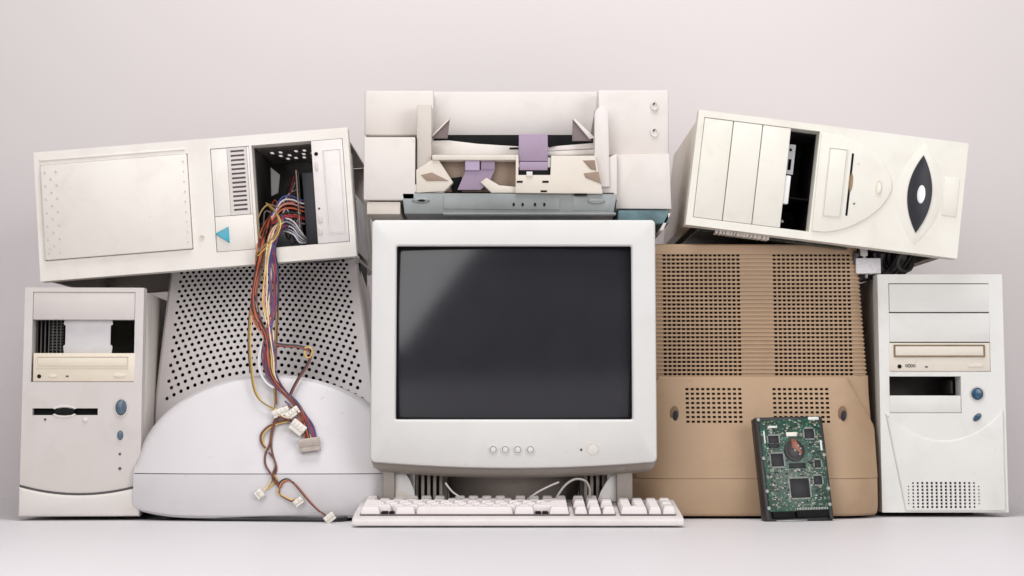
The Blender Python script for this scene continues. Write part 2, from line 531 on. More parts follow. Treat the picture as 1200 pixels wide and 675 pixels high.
# ---------------------------------------------------------- lower left tower
def lower_left_tower():
    Y = ground(90, 609.8).y
    a, b = P(23, 608, Y), P(162.5, 608, Y)
    T = thing('computer_tower', 'dull grey upright computer tower with blue oval buttons and yellowed disc drive under open bay',
              'computer tower', ((a.x + b.x) / 2, Y, 0), (0, 0, math.radians(3.2)), 'gutted computer towers')
    W = (b - a).x / 2
    Z1 = L(T, 100, 337)[1]
    z0 = .0055
    hb = rect(T, (39, 376), (158, 412.5)); hc = rect(T, (39, 342), (158, 375)); hd = rect(T, (39, 413.5), (158, 447.5))
    bay = (hc[0], hc[1], hd[2], hc[3])
    fl = rect(T, (38, 478.5), (114.5, 486.5))
    mb = MB(); mb.plate(-W, W, z0 + .02, Z1, 0, .03, [bay, fl], .005, .001)
    bz = mb.build('front_bezel', M['pink_grey'], T)
    mb = MB(); mb.box(hc[0] + .0004, hc[1] - .0004, .0008, .02, hc[2] + .0003, hc[3] - .0004, .0008)
    mb.build('bay_cover', M['pink_grey'], T)
    # gutted bay: pale shield between two dark gaps
    mb = MB()
    q = L(T, 76, 375, .012); r = L(T, 131, 414, .012)
    zz = [q[1], q[1] - .006, q[1] - .008, r[1] + .012, r[1] + .010, r[1]]
    pts = [(q[0], zz[5]), (q[0] - .001, zz[4]), (q[0] + .0016, zz[3]), (q[0] + .0016, zz[2]), (q[0] - .001, zz[1]), (q[0], zz[0]),
           (r[0], zz[0]), (r[0] + .001, zz[1]), (r[0] - .002, zz[2]), (r[0] - .002, zz[3]), (r[0] + .001, zz[4]), (r[0], zz[5])]
    mb.prism(pts, .010, .0112, .0003)
    mb.build('bay_shield', M['plate'], T)
    mb = MB()
    for k in range(7):
        x = L(T, 44 + k * 4.6, 380, .03)[0]
        mb.box(x, x + .0016, .026, .09, hb[2] - .004, hb[3] + .003)
    mb.box(hb[0] - .004, L(T, 78, 380, .05)[0], .09, .0912, hb[2] - .004, hb[3] + .003)
    for k in range(10):
        z = hb[2] + .003 + k * (hb[3] - hb[2] - .006) / 9
        mb.box(L(T, 60, 380, .03)[0], L(T, 75, 380, .03)[0], .028, .03, z, z + .0014)
    mb.build('bay_bracket', M['steel_shaded'], T)
    # optical drive
    mb = MB(); mb.box(hd[0] + .0004, hd[1] - .0004, -.0008, .16, hd[2] + .0004, hd[3] - .0003, .0012)
    dr = mb.build('optical_drive', M['drive'], T)
    a1 = rect(T, (43, 417), (151, 431))
    mb = MB(); mb.plate(a1[0], a1[1], a1[2], a1[3], -.0022, -.0008, [(a1[0] + .0015, a1[1] - .0015, a1[2] + .0015, a1[3] - .0015)], .0004, .0003)
    mb.box(a1[0] + .0022, a1[1] - .0022, -.0018, -.0008, a1[2] + .0022, a1[3] - .0022, .0005)
    mb.build('disc_tray', M['drive'], dr)
    oval(T, 'headphone_jack', M['black'], L(T, 46, 441), .0028, .0028, -.0014, .002, .0003, parent=dr)
    oval(T, 'volume_wheel', M['drive_lt'], L(T, 62, 440.5), .0056, .0022, -.0022, .002, .0006, parent=dr)
    oval(T, 'drive_light', M['dark_grey'], L(T, 79, 441), .0022, .0012, -.0014, .002, .0002, parent=dr)
    oval(T, 'eject_button', M['drive_lt'], L(T, 140, 440), .0082, .0026, -.0024, .002, .0008, parent=dr)
    # floppy slot
    mb = MB(); mb.box(fl[0] - .003, fl[1] + .003, .012, .1, fl[2] - .003, fl[3] + .003)
    mb.build('floppy_drive', M['black'], T)
    c = L(T, 75.5, 482.2)
    for sg in (1, -1):
        arc = [math.radians(28 + 124 * k / 16) for k in range(17)]
        pts_ = [(c[0] + .0182 * math.cos(t), c[1] + sg * .0088 * math.sin(t)) for t in arc] + [(c[0] + .0150 * math.cos(t), c[1] + sg * .0062 * math.sin(t)) for t in arc[::-1]]
        mb = MB(); mb.prism(pts_, -.0010, .003, .0006)
        mb.build('floppy_slot_lip', M['pink_grey_lt'], T)
    oval(T, 'floppy_slot_recess', M['black'], c, .0136, .0054, -.0005, .006, .0002)
    for px in (53,):
        lamp_dot(T, px, 491.5, .0017)
    oval(T, 'floppy_eject_button', M['pink_grey_lt'], L(T, 100, 492), .0034, .0034, -.0016, .003, .0008)
    mb = MB(); mb.ring(L(T, 142, 477.5), .0078, .0098, -.0014, .004, 30, 1.42)
    mb.build('button_surround', M['steel_paint'], T)
    oval(T, 'power_button', M['blue'], L(T, 142, 477.5), .0076, .0108, -.0034, .004, .0028)
    oval(T, 'reset_button', M['blue'], L(T, 141, 510), .0042, .0066, -.0022, .004, .0016)
    lamp_dot(T, 140.5, 532, .0018); lamp_dot(T, 140.5, 549, .0021)
    # skirt with a sagging upper lip
    n = 20
    z_s, z_c = L(T, 90, 570.5)[1], L(T, 90, 580.5)[1]
    top = [(W + .0005 - 2 * (W + .0005) * k / n, z_c + (z_s - z_c) * (2 * k / n - 1) ** 2) for k in range(n + 1)]
    mb = MB(); mb.prism([(-W - .0005, z0), (W + .0005, z0)] + top, -.0065, .032, .0035, 3)
    mb.build('foot_skirt', M['pink_grey_lt'], T)
    mb = MB()
    mb.prism([(x * .995, z + (.0032 if True else 0)) for x, z in [(p[0], p[1]) for p in top]][::-1] + [(x * .995, z - .001) for x, z in top], -.0012, .01)
    mb.build('skirt_groove', M['dark_grey'], T)
    case(T, -W + .003, W - .002, z0 + .004, Z1 - .004, .03, .33, M['steel_side'])
    mb = MB()
    for x in (-W + .035, W - .035):
        for y in (.09, .30):
            mb2 = MB(); mb2.box(x - .008, x + .008, y, y + .016, 0, z0 + .005, .001)
            mb2.build('foot', M['black'], T)


lower_left_tower()


# ---------------------------------------------------------- lower right tower
def lower_right_tower():
    Y = ground(1100, 606).y
    a, b = P(1034, 602, Y), P(1182, 602, Y)
    T = thing('computer_tower', 'cool white upright computer tower with round blue button and dotted vent beside brown monitor',
              'computer tower', ((a.x + b.x) / 2, Y, 0), (0, 0, 0), 'gutted computer towers')
    W = (b - a).x / 2
    Z1 = L(T, 1100, 321.5)[1]
    z0 = .0065
    bay = rect(T, (1041, 332), (1161, 435.5))
    fb = rect(T, (1042, 441), (1127, 484))
    vn = rect(T, (1064, 566), (1147, 594))
    mb = MB(); mb.plate(-W, W, z0, Z1, 0, .034, [bay, fb], .013, .001)
    mb.build('front_bezel', M['cool_white'], T)
    for y0, y1 in ((332.5, 366), (366.6, 401)):
        h = rect(T, (1041.4, y0), (1160.6, y1))
        mb = MB(); mb.box(h[0] + .0004, h[1] - .0004, .0002, .02, h[2] + .0004, h[3] - .0004, .0012); mb.build('bay_cover', M['cool_white'], T)
    h = rect(T, (1041.4, 401.8), (1160.6, 435.2))
    mb = MB(); mb.box(h[0], h[1], -.0008, .17, h[2], h[3], .0011)
    dr = mb.build('optical_drive', M['drive_lt'], T)
    a1 = rect(T, (1047, 404), (1154, 418.5))
    mb = MB(); mb.plate(a1[0], a1[1], a1[2], a1[3], -.0026, -.0008, [(a1[0] + .0016, a1[1] - .0016, a1[2] + .0016, a1[3] - .0016)], .0005, .0004)
    mb.build('tray_frame', M['slot_gold'], dr)
    mb = MB(); mb.box(a1[0] + .0022, a1[1] - .0022, -.0024, -.0006, a1[2] + .0022, a1[3] - .0022, .0006)
    mb.build('disc_tray', M['drive_lt'], dr)
    oval(T, 'headphone_jack', M['black'], L(T, 1054, 429.5), .003, .003, -.0014, .002, .0003, parent=dr)
    oval(T, 'drive_light', M['dark_grey'], L(T, 1085.5, 430), .0024, .0012, -.0014, .002, .0002, parent=dr)
    mb = MB()
    for k, w in enumerate((.0036, .0042, .0038, .0036)):
        x = L(T, 1062 + k * 3.1, 428)[0]; z = L(T, 1062, 428.6)[1]
        mb.ring((x, z), w * .26, w * .5, -.0011, .001, 12, 1.3)
    mb.build('disc_emblem', M['dark_grey'], dr)
    e = rect(T, (1134, 426), (1152, 430.5))
    mb = MB(); mb.box(e[0], e[1], -.0024, .002, e[2], e[3], .001); mb.build('eject_button', M['drive_lt'], dr)
    # floppy bay, upper half gutted
    h = rect(T, (1042.4, 463.5), (1126.6, 483.6))
    mb = MB(); mb.box(h[0], h[1], .0006, .02, h[2], h[3], .001); mb.build('floppy_bay_cover', M['cool_white'], T)
    mb = MB()
    q = rect(T, (1040, 441), (1129, 464), .03)
    mb.box(q[0], q[1], .11, .112, q[2] - .01, q[3] + .004)
    mb.box(q[0], q[0] + .002, .036, .11, q[2] - .01, q[3] + .004)
    q2 = rect(T, (1112, 446), (1115, 458), .04); mb.box(q2[0], q2[1], .03, .1, q2[2] - .004, q2[3], .0004)
    q2 = rect(T, (1119, 449), (1122, 460), .04); mb.box(q2[0], q2[1], .03, .1, q2[2] - .004, q2[3], .0004)
    mb.build('bay_bracket', M['steel_shaded'], T)
    # buttons
    mb = MB(); mb.ring(L(T, 1145, 461.5), .0086, .0106, -.0014, .004); mb.build('button_surround', M['steel_paint'], T)
    oval(T, 'power_button', M['blue2'], L(T, 1145, 461.5), .0086, .0090, -.0032, .004, .0028)
    mb = MB()
    mb.prism(ell(L(T, 1145, 489), .0082, .0052, 28, .75), -.0008, .004, .0006)
    mb.build('button_surround', M['steel_paint'], T)
    oval(T, 'reset_button', M['blue2'], L(T, 1145, 489), .0068, .0040, -.0026, .004, .0016, rot=.75)
    lamp_dot(T, 1146, 518.5, .0020); lamp_dot(T, 1146, 536, .0024)
    # lower front panel with a smiling upper edge, standing slightly proud
    n = 26
    xa, xb = -W + .004, W - .004
    zc, zs = L(T, 1100, 516)[1], L(T, 1100, 480)[1]
    top = []
    for k in range(n + 1):
        u = 1 - 2 * k / n
        top.append(((xa + xb) / 2 + u * (xb - xa) / 2, zc + (zs - zc) * abs(u) ** 2.1))
    cols, rows = 16, 8
    hs = []
    vc = ((vn[0] + vn[1]) / 2, (vn[2] + vn[3]) / 2)
    for i in range(cols):
        for j in range(rows):
            u, v = (i - (cols - 1) / 2) / ((cols - 1) / 2), (j - (rows - 1) / 2) / ((rows - 1) / 2)
            if abs(u) > .9 and abs(v) > .8: continue
            cx, cz = vc[0] + u * (vn[1] - vn[0]) / 2, vc[1] + v * (vn[3] - vn[2]) / 2
            rr = .0016 * (1 - .40 * abs(u) ** 4)
            hs.append((cx - rr, cx + rr, cz - rr, cz + rr))
    # plain prism above and below the vent, a holed plate for the vent band
    zb, zt = vn[2] - .004, vn[3] + .004
    dA, dB = L(T, 1038, 488), L(T, 1061, 597)
    xd = lambda z: dA[0] + (dB[0] - dA[0]) * (z - dA[1]) / (dB[1] - dA[1])
    zl = z0 + .003
    px0, px1 = vn[0] - .003, vn[1] + .003
    front = -.0030
    mb = MB()
    tp = [p for p in top if p[0] > xd(p[1]) + .001]
    tp.append((xd(tp[-1][1]), tp[-1][1] + .0012))
    mb.prism([(xd(zt), zt), (xb, zt)] + tp, front, .004, .0026, 4, sel=lambda e: max(v.co.z for v in e.verts) > zt + .0005 and max(v.co.x for v in e.verts) < xb + 1)
    mb.plate(px0, px1, zb, zt, front, .004, hs)
    mb.prism([(xd(zl), zl), (px0, zl), (px0, zt), (xd(zt), zt)], front, .004, .0026, 4, sel=lambda e: max(v.co.x for v in e.verts) < px0 - 1e-5)
    mb.prism([(px1, zl), (xb, zl), (xb, zt), (px1, zt)], front, .004, .0026, 4, sel=lambda e: min(v.co.x for v in e.verts) > px1 + 1e-5)
    mb.prism([(px0, zl), (px1, zl), (px1, zb), (px0, zb)], front, .004, 0)
    mb.build('lower_front_panel', M['cool_white'], T)
    mb = MB(); mb.box(vn[0] - .002, vn[1] + .002, -.0004, -.0002, vn[2] - .002, vn[3] + .002)
    mb.build('vent_backing', M['black'], T)
    case(T, -W + .003, W - .003, z0 + .004, Z1 - .004, .034, .40, M['steel_paint'])
    for x in (-W + .035, W - .035):
        for y in (.09, .34):
            mb2 = MB(); mb2.box(x - .008, x + .008, y, y + .016, 0, z0 + .005, .001); mb2.build('foot', M['black'], T)


lower_right_tower()


# ---------------------------------------------------------- upper left tower
def upper_left_tower():
    o, ang, W2, Hh = frame((47.5, 330), (418, 300), (34.5, 180), (404.5, 148.5), 0)
    T = thing('computer_tower', 'warm white computer tower lying on its side with teal triangle button and wires spilling out',
              'computer tower', o, (0, ang, 0), 'gutted computer towers')
    W = W2 / 2
    cav = [L(T, *p) for p in ((294, 170.5), (364, 165), (371, 286), (303, 292))]
    cx0, cx1 = (cav[0][0] + cav[3][0]) / 2, (cav[1][0] + cav[2][0]) / 2
    cz0, cz1 = (cav[2][1] + cav[3][1]) / 2, (cav[0][1] + cav[1][1]) / 2
    dx1 = (L(T, 402, 160)[0] + L(T, 409, 281)[0]) / 2
    sub0 = (L(T, 245.5, 173)[0] + L(T, 250.5, 235)[0]) / 2
    subx1 = cx0 - .0035
    subz0 = (L(T, 254, 299)[1])
    dr = [L(T, *p) for p in ((48, 195), (220, 180), (225, 292), (54, 305))]
    d0, d1 = (dr[0][0] + dr[3][0]) / 2, (dr[1][0] + dr[2][0]) / 2
    e0, e1 = (dr[2][1] + dr[3][1]) / 2, (dr[0][1] + dr[1][1]) / 2
    mb = MB()
    mb.plate(-W, W, 0, Hh, 0, .03, [(cx0, cx1 + .0005, cz0, cz1), (cx1 + .0005, dx1, cz0, cz1), (sub0, subx1, cz0, cz1), (d0 - .0008, d1 + .0008, e0 - .0008, e1 + .0008)], .009, .001)
    mb.build('front_bezel', M['desk_left'], T)
    # door panel, slightly proud, with dimples painted as shade-grey marks
    mb = MB(); mb.box(d0, d1, -.0048, .012, e0, e1, .0016)
    mb.build('door_panel', M['desk_left'], T)
    mb = MB(); mb.box(d0 - .0028, d1 + .0028, .014, .016, e0 - .0028, e1 + .0028); mb.build('door_recess', M['steel_paint'], T)
    for c0, nr_, cnum in ((d0 + .006, 13, 3), (d1 - .0055, 9, 1)):
        mb = MB()
        for j in range(nr_):
            for i in range(cnum):
                if cnum > 1 and (i + j) % 2: continue
                x, z = c0 + i * .0080, e0 + .010 + j * (e1 - e0 - .02) / (nr_ - 1)
                r = .0019 if cnum > 1 else .0013
                mb.prism([(x - r, z - r * .8), (x + r, z - r), (x + r * .2, z + r)], -.0056, -.004, .0003)
        mb.build('dimple_shade_row', M['steel_paint'], T)
    # upper ridge above the door
    mb = MB(); mb.box(d0 - .002, d1 - .002, -.0018, .006, e1 + .006, e1 + .0092, .0014); mb.build('door_ridge', M['desk_left'], T)
    c = L(T, 237, 278)
    mb = MB(); mb.ring(c, .0022, .0036, -.0014, .003, 20); mb.build('key_lock', M['drive'], T)
    oval(T, 'lock_core', M['steel_paint'], c, .0021, .0021, -.0006, .003, .0002)
    # sub panel with vent strip and triangle button
    vx0 = (L(T, 267.5, 200)[0]); vz0 = L(T, 275, 252)[1]
    mb = MB(); mb.box(sub0 + .0006, vx0 - .0003, .0006, .02, vz0, cz1 - .0006, .0008); mb.build('bay_cover', M['desk_left'], T)
    mb = MB()
    ns = 14
    zs0, zs1 = vz0 + .004, cz1 - .003
    hs = []
    p = (zs1 - zs0) / ns
    vx1 = subx1 - .004
    for k in range(ns):
        hs.append((vx0 + .0045, vx1 - .0035, zs0 + k * p + p * .28, zs0 + k * p + p * .74))
    mb.plate(vx0, vx1, vz0, cz1 - .0008, .0002, .010, hs, .0006, .0003)
    mb.build('vent_strip', M['pink_grey'], T)
    mb = MB(); mb.box(vx0 + .001, vx1 - .001, .0045, .006, vz0 + .001, cz1 - .002); mb.build('vent_backing', M['printer_fin'], T)
    mb = MB(); mb.box(vx1 + .0003, subx1 - .0004, .0006, .02, vz0, cz1 - .0006, .0005)
    mb.box(sub0 + .0006, subx1 - .0004, .0002, .02, cz0 + .0005, vz0 - .0006, .0009); mb.build('button_panel', M['desk_left'], T)
    tri = [L(T, *q, -.002) for q in ((252, 274), (269, 284.5), (267.5, 265.5))]
    mb = MB(); mb.prism(tri, -.003, .002, .0009); mb.build('triangle_button', M['teal'], T)
    # upright optical drive
    mb = MB(); mb.box(cx1 + .0012, dx1 - .0006, -.0006, .17, cz0 + .0005, cz1 - .0005, .0011)
    od = mb.build('optical_drive', M['drive_white'], T)
    a = L(T, 378, 176); b = L(T, 403, 273)
    mb = MB()
    fx0, fx1, fz0, fz1 = a[0], dx1 - .004, b[1], a[1]
    mb.plate(fx0, fx1, fz0, fz1, -.0016, -.0004, [(fx0 + .001, fx1 - .001, fz0 + .001, fz1 - .001)], .0004, .0003)
    mb.box(fx0 + .0016, fx1 - .0016, -.0014, -.0004, fz0 + .0016, fz1 - .0016, .0004)
    mb.build('disc_tray', M['drive_white'], od)
    oval(T, 'headphone_jack', M['black'], L(T, 370.5, 180.5), .0028, .0028, -.0012, .002, .0003, parent=od)
    oval(T, 'volume_wheel', M['pink_grey'], L(T, 371, 195), .0024, .0062, -.0022, .002, .0006, parent=od)
    oval(T, 'drive_light', M['dark_grey'], L(T, 374, 244.5), .0016, .0016, -.0012, .002, .0002, parent=od)
    for py in (257, 271):
        q = L(T, 375.5, py)
        mb = MB(); mb.box(q[0] - .003, q[0] + .003, -.0022, .001, q[1] - .0055, q[1] + .0055, .0009)
        mb.build('drive_button', M['pink_grey'], od)
    # case: cover on the right missing, holes in the roof above the empty bay
    th = []
    for i, (u, y) in enumerate(((.12, .148), (.27, .148), (.22, .185), (.38, .185), (.55, .148), (.70, .148), (.64, .185), (.80, .185), (.45, .220), (.86, .148), (.30, .222), (.6, .222))):
        x = cx0 + (cx1 - cx0) * u
        th.append((x - .0024, x + .0024, y, y + .020))
    zb = .0015
    case(T, -W + .004, W - .005, zb, Hh - .005, .03, .41, M['steel_paint'], skip='RB', top_holes=th, rim=.004)
    mb = MB(); mb.box(-W + .006, cx0 - .008, .034, .405, zb + .0330, zb + .0342); mb.box(cx0 - .004, W - .012, .034, .405, zb + .0064, zb + .0076); mb.build('under_shade_sheet', M['black'], T)  # black sheet added to paint the underside dark, no real tray
    # inside: cage walls round the empty bay, a card, the power supply
    mb = MB()
    mb.box(cx0 - .006, cx0 - .005, .032, .26, zb + .006, Hh - .0072)
    mb.box(cx0 - .005, W - .03, .26, .261, zb + .006, Hh - .0072)
    mb.box(cx0 - .005, cx1 + .02, .032, .26, zb + .009, zb + .010)
    mb.build('drive_cage', M['steel_shaded'], T)
    mb = MB()
    q = L(T, 345, 200, .05); r = L(T, 355, 288, .05)
    mb.box(q[0] + .002, q[0] + .0036, .045, .22, zb + .004, q[1], .0003)
    card = mb.build('expansion_card', M['smd'], T)
    mb = MB(); mb.box(q[0] + .0038, q[0] + .006, .050, .2, zb + .006, q[1] - .002, .0002)
    mb.build('card_face', M['eye'], card)
    mb = MB()
    mb.box(q[0] + .010, cx1 + .016, .052, .2, zb + .004, q[1] - .004, .001)
    mb.build('side_board', M['eye'], T)
    mb = MB()
    w = [L(T, *p, .11) for p in ((317, 196), (328, 205), (326, 226), (318, 230))]
    mb.prism(w, .11, .112, .0003); mb.build('paper_sticker', M['paper'], T)
    mb = MB(); mb.box(cx0 + .006, cx0 + .05, .15, .25, zb + .02, zb + .075, .002); mb.build('power_supply', M['steel'], T)
    # painted cage strut seen through the missing cover
    mb = MB()
    mb.box(W - .014, W - .012, .05, .40, zb + .02, Hh * .62, .0005)
    mb.box(W - .012, W - .0072, .10, .115, zb + .014, Hh - .02, .0005)
    mb.build('inner_strut', M['steel'], T)
    return T, (cx0, cx1, cz0, cz1)


UL, ULCAV = upper_left_tower()


# ---------------------------------------------------------- upper right tower
def upper_right_tower():
    o, ang, W2, Hh = frame((803.5, 263), (1121.5, 303), (820, 128.5), (1135.5, 168), 0)
    T = thing('computer_tower', 'cream computer tower lying on its side with a black eye-shaped badge, on the brown monitor',
              'computer tower', o, (0, ang, 0), 'gutted computer towers')
    W = W2 / 2
    av = lambda p, q, k: (L(T, *p)[k] + L(T, *q)[k]) / 2
    x0 = av((826, 137), (811.5, 255), 0); xa = av((860, 139.5), (846.5, 258), 0); xb = av((894, 144), (881.5, 262), 0)
    xc = av((928, 151), (914, 266), 0); xd = av((961, 155), (948, 271), 0)
    z0 = av((820, 256), (948, 271), 1); z1 = av((827, 137), (955, 153.5), 1)
    mb = MB(); mb.plate(-W, W, 0, Hh, 0, .032, [(x0, xd, z0, z1)], .006, .001)
    mb.build('front_bezel', M['cream'], T)
    for a, b in ((x0, xa), (xa, xb), (xb, xc)):
        mb = MB(); mb.box(a + .0006, b - .0004, .0004, .02, z0 + .0006, z1 - .0006, .0010); mb.build('bay_cover', M['cream'], T)
    # empty bay
    hz = z1 - z0
    mb = MB(); mb.box(xc - .001, xc + .0075, .004, .016, z0 + hz * .25, z0 + hz * .53, .001); mb.build('cover_tab', M['paper'], T)
    mb = MB()
    mb.box(xc - .004, xc - .003, .034, .2, z0 - .002, z1 + .002); mb.box(xd + .004, xd + .005, .034, .2, z0 - .002, z1 + .002)
    mb.box(xc - .004, xd + .005, .2, .201, z0 - .002, z1 + .002)
    mb.box(xc - .003, xd + .004, .034, .2, z1 + .002, z1 + .003); mb.box(xc - .003, xd + .004, .034, .2, z0 - .003, z0 - .002)
    mb.build('drive_cage', M['steel_shaded'], T)
    mb = MB()
    bx0, bx1, bz0, bz1 = xc + .0005, xc + .012, z0 + hz * .56, z0 + hz * .86
    mb.plate(bx0, bx1, bz0, bz1, .022, .0235, [(bx0 + .003, bx0 + .0075, bz0 + .006, bz0 + .022), (bx0 + .003, bx0 + .0065, bz1 - .010, bz1 - .006)], .0006, .0003)
    mb.build('drive_bracket', M['steel'], T)
    mb = MB(); mb.cyl((xc + .004, z0 + .012), .002, .018, .022, 12); mb.build('screw', M['solder'], T)
    # right half: floppy panel with a rounded end, standing proud
    mb = MB()
    pts = [L(T, *p, -.002) for p in ((963, 156), (951, 270.5))]
    arc = []
    c = [(951, 270.5), (968, 272), (990, 268), (1012, 258), (1030, 245), (1041, 231), (1045.5, 219), (1043, 206), (1034, 191), (1020, 178), (1002, 166), (985, 159), (963, 156)]
    sp = spline([(p[0], p[1], 0) for p in c], 5)
    mb.prism([L(T, p.x, p.y, -.002) for p in sp], -.0024, .004, .0012, 3)
    mb.build('floppy_panel', M['cream'], T)
    q = rect(T, (972, 173), (985, 256), -.0024)
    fx0 = av((972, 173), (963, 253), 0); fx1 = av((993, 175), (985, 256), 0)
    fz0 = av((963, 253), (985, 256), 1); fz1 = av((972, 173), (993, 175), 1)
    mb = MB()
    mb.plate(fx0, fx1, fz0, fz1, -.0040, -.002, [(fx0 + .001, fx1 - .001, fz0 + .001, fz1 - .001)], .0004, .0003)
    mb.box(fx0 + .0015, fx1 - .0015, -.0036, -.002, fz0 + .0015, fz1 - .0015, .0005)
    mb.build('floppy_cover', M['cream'], T)
    sx = av((999.7, 180), (991, 253), 0); sz0 = L(T, 991, 253)[1]; sz1 = L(T, 999.7, 180)[1]
    mb = MB(); mb.box(sx - .0016, sx + .0016, -.0030, .002, sz0, sz1, .0006)
    mb.build('floppy_slot', M['black'], T)
    cc = (sx + .0012, (sz0 + sz1) / 2 + .003)
    oval(T, 'slot_recess', M['slot_gold'], cc, .0030, .0135, -.0034, .002, .0008)
    lamp_dot(T, 1000.5, 239, .0014, y=-.003); lamp_dot(T, 1006, 192, .0010, mat=M['steel_paint'], y=-.003)
    c = L(T, 1030, 220.5, -.0024)
    mb = MB(); mb.ring(c, .0036, .0050, -.0032, .002, 28, 2.4); mb.build('button_surround', M['drive'], T)
    oval(T, 'eject_button', M['cream'], c, .0034, .0085, -.0042, .002, .001)
    # eye badge: ring outline, dark lens, pale pupil
    t1, t2 = L(T, 1081.5, 182), L(T, 1073.5, 273)
    mid = ((t1[0] + t2[0]) / 2, (t1[1] + t2[1]) / 2); hh = (t1[1] - t2[1]) / 2; hw = .0172

    def lens(hw, hh, n=18):
        s = []
        for k in range(n + 1):
            v = -1 + 2 * k / n; s.append((mid[0] + hw * (1 - v * v), mid[1] + hh * v))
        for k in range(1, n):
            v = 1 - 2 * k / n; s.append((mid[0] - hw * (1 - v * v), mid[1] + hh * v))
        return s
    mb = MB(); mb.prism(lens(hw * 1.9, hh * 1.32), -.0003, .004, .0003, 2); mb.build('badge_surround', M['cream'], T)
    mb = MB(); mb.prism(lens(hw, hh), -.0026, .003, .0008); eb = mb.build('eye_badge', M['eye'], T)
    oval(T, 'badge_pupil', M['badge'], (mid[0] + .002, mid[1] - .0005), .0058, .0132, -.0036, .002, .0008, parent=eb)
    bx0 = av((1108, 207), (1102, 252), 0); bx1 = av((1125.5, 210), (1119.7, 254.5), 0)
    bz0 = av((1102, 252), (1119.7, 254.5), 1); bz1 = av((1108, 207), (1125.5, 210), 1)
    mb = MB(); mb.box(bx0, bx1, -.0012, .003, bz0, bz1, .0009); mb.build('blank_badge', M['cream'], T)
    # case: the cover facing down is missing
    case(T, -W + .0035, W - .005, .006, Hh - .005, .032, .45, M['cream_side'], skip='B')
    mb = MB()
    mb.box(-W + .006, W - .008, .036, .445, .060, .062)
    mb.build('inner_tray', M['black'], T)
    mb = MB(); mb.box(W - .13, W - .03, .06, .28, .010, .056, .002); ps = mb.build('power_supply', M['steel_shaded'], T)
    mb = MB()
    for k in range(5):
        mb.ring((W - .080, .03), .006 + k * .0035, .0072 + k * .0035, .055, .058, 24)
    mb.build('fan_grille', M['black_gloss'], ps)
    # board edge with a row of pale connectors along the open side
    mb = MB(); mb.box(-W + .02, W - .15, .03, .3, -.0030, -.0012); bd = mb.build('mainboard', M['pcb_dk'], T)
    mb = MB()
    x = -W + .045
    while x < -W + .12:
        w = RND.uniform(.003, .006)
        mb.box(x, x + w, .024, .05, -.0045, RND.uniform(.0, .003) + .001, .0006); x += w + RND.uniform(.0004, .0014)
    mb.build('pin_header', M['conn'], bd)
    mb = MB()
    for k, px in enumerate((826, 851, 863, 940)):
        q = L(T, px, 275 + k * .5, .03); mb.cyl((q[0], .0055), .0018, .028, .034, 12)
    mb.build('screw_heads', M['solder'], T)
    inv = XF[T.name].inverted()
    for k in range(11):
        xa = 1002 + k * 5.2; d = .05 + .012 * (k % 5)
        low = 327 - k * .9 + RND.uniform(-2, 2)
        q = [P(xa + RND.uniform(-4, 4), 296, d), P(xa - 2, 310, d + .01), P(xa + 4 + RND.uniform(-3, 3), low, d + .02), P(xa + 14, 314, d + .03), P(xa + 20 + RND.uniform(-4, 6), 296, d + .04)]
        mb = MB(); mb.tube(spline([inv @ v for v in q], 8), .0024 if k % 3 else .0042, 8)
        mb.build('lead', M['black_gloss'] if k % 2 else M['dark_grey'], T, 60)
    for k, px in enumerate((1001, 1010)):
        q = [P(px, 292, .12), P(px + 1, 312, .12), P(px + 4, 330, .12)]
        mb = MB(); mb.tube(spline([inv @ v for v in q], 8), .008, 10); mb.build('lead', M['dark_grey'], T, 60)
    return T


UR = upper_right_tower()


# ---------------------------------------------------------- white monitor lying on its face
class White:
    Y0 = -.06        # front of the rim in the middle
    cx = P(315, 555, -.045).x
    hw = 155.5 * S
    zs = P(315, 555, -.045).z         # seam height
    ha = 112 * S                     # arch height
    dep = .055
    pan0 = .105                      # panel plane at the seam height
    tilt = .10


def white_front(X):
    r = min(1, abs(X - White.cx) / White.hw)
    return White.Y0 + .022 * r ** 3.2


def white_surf(X, Z):
    """depth of the visible surface of the white monitor at (X, Z)."""
    if Z <= White.zs:
        return white_front(X)
    u, v = (X - White.cx) / White.hw, (Z - White.zs) / White.ha
    r = math.hypot(u, v)
    pan = White.pan0 + (Z - White.zs) * White.tilt
    if r <= 1:
        return dome_y(u, v)
    return pan


def dome_y(u, v):
    r = min(1, math.hypot(u, v))
    k = max(0, (r - .955) / .045)
    return White.Y0 + .022 * abs(u) ** 3.2 + v * White.ha * .27 + .012 * k ** 2.2 * min(1, v / .2)


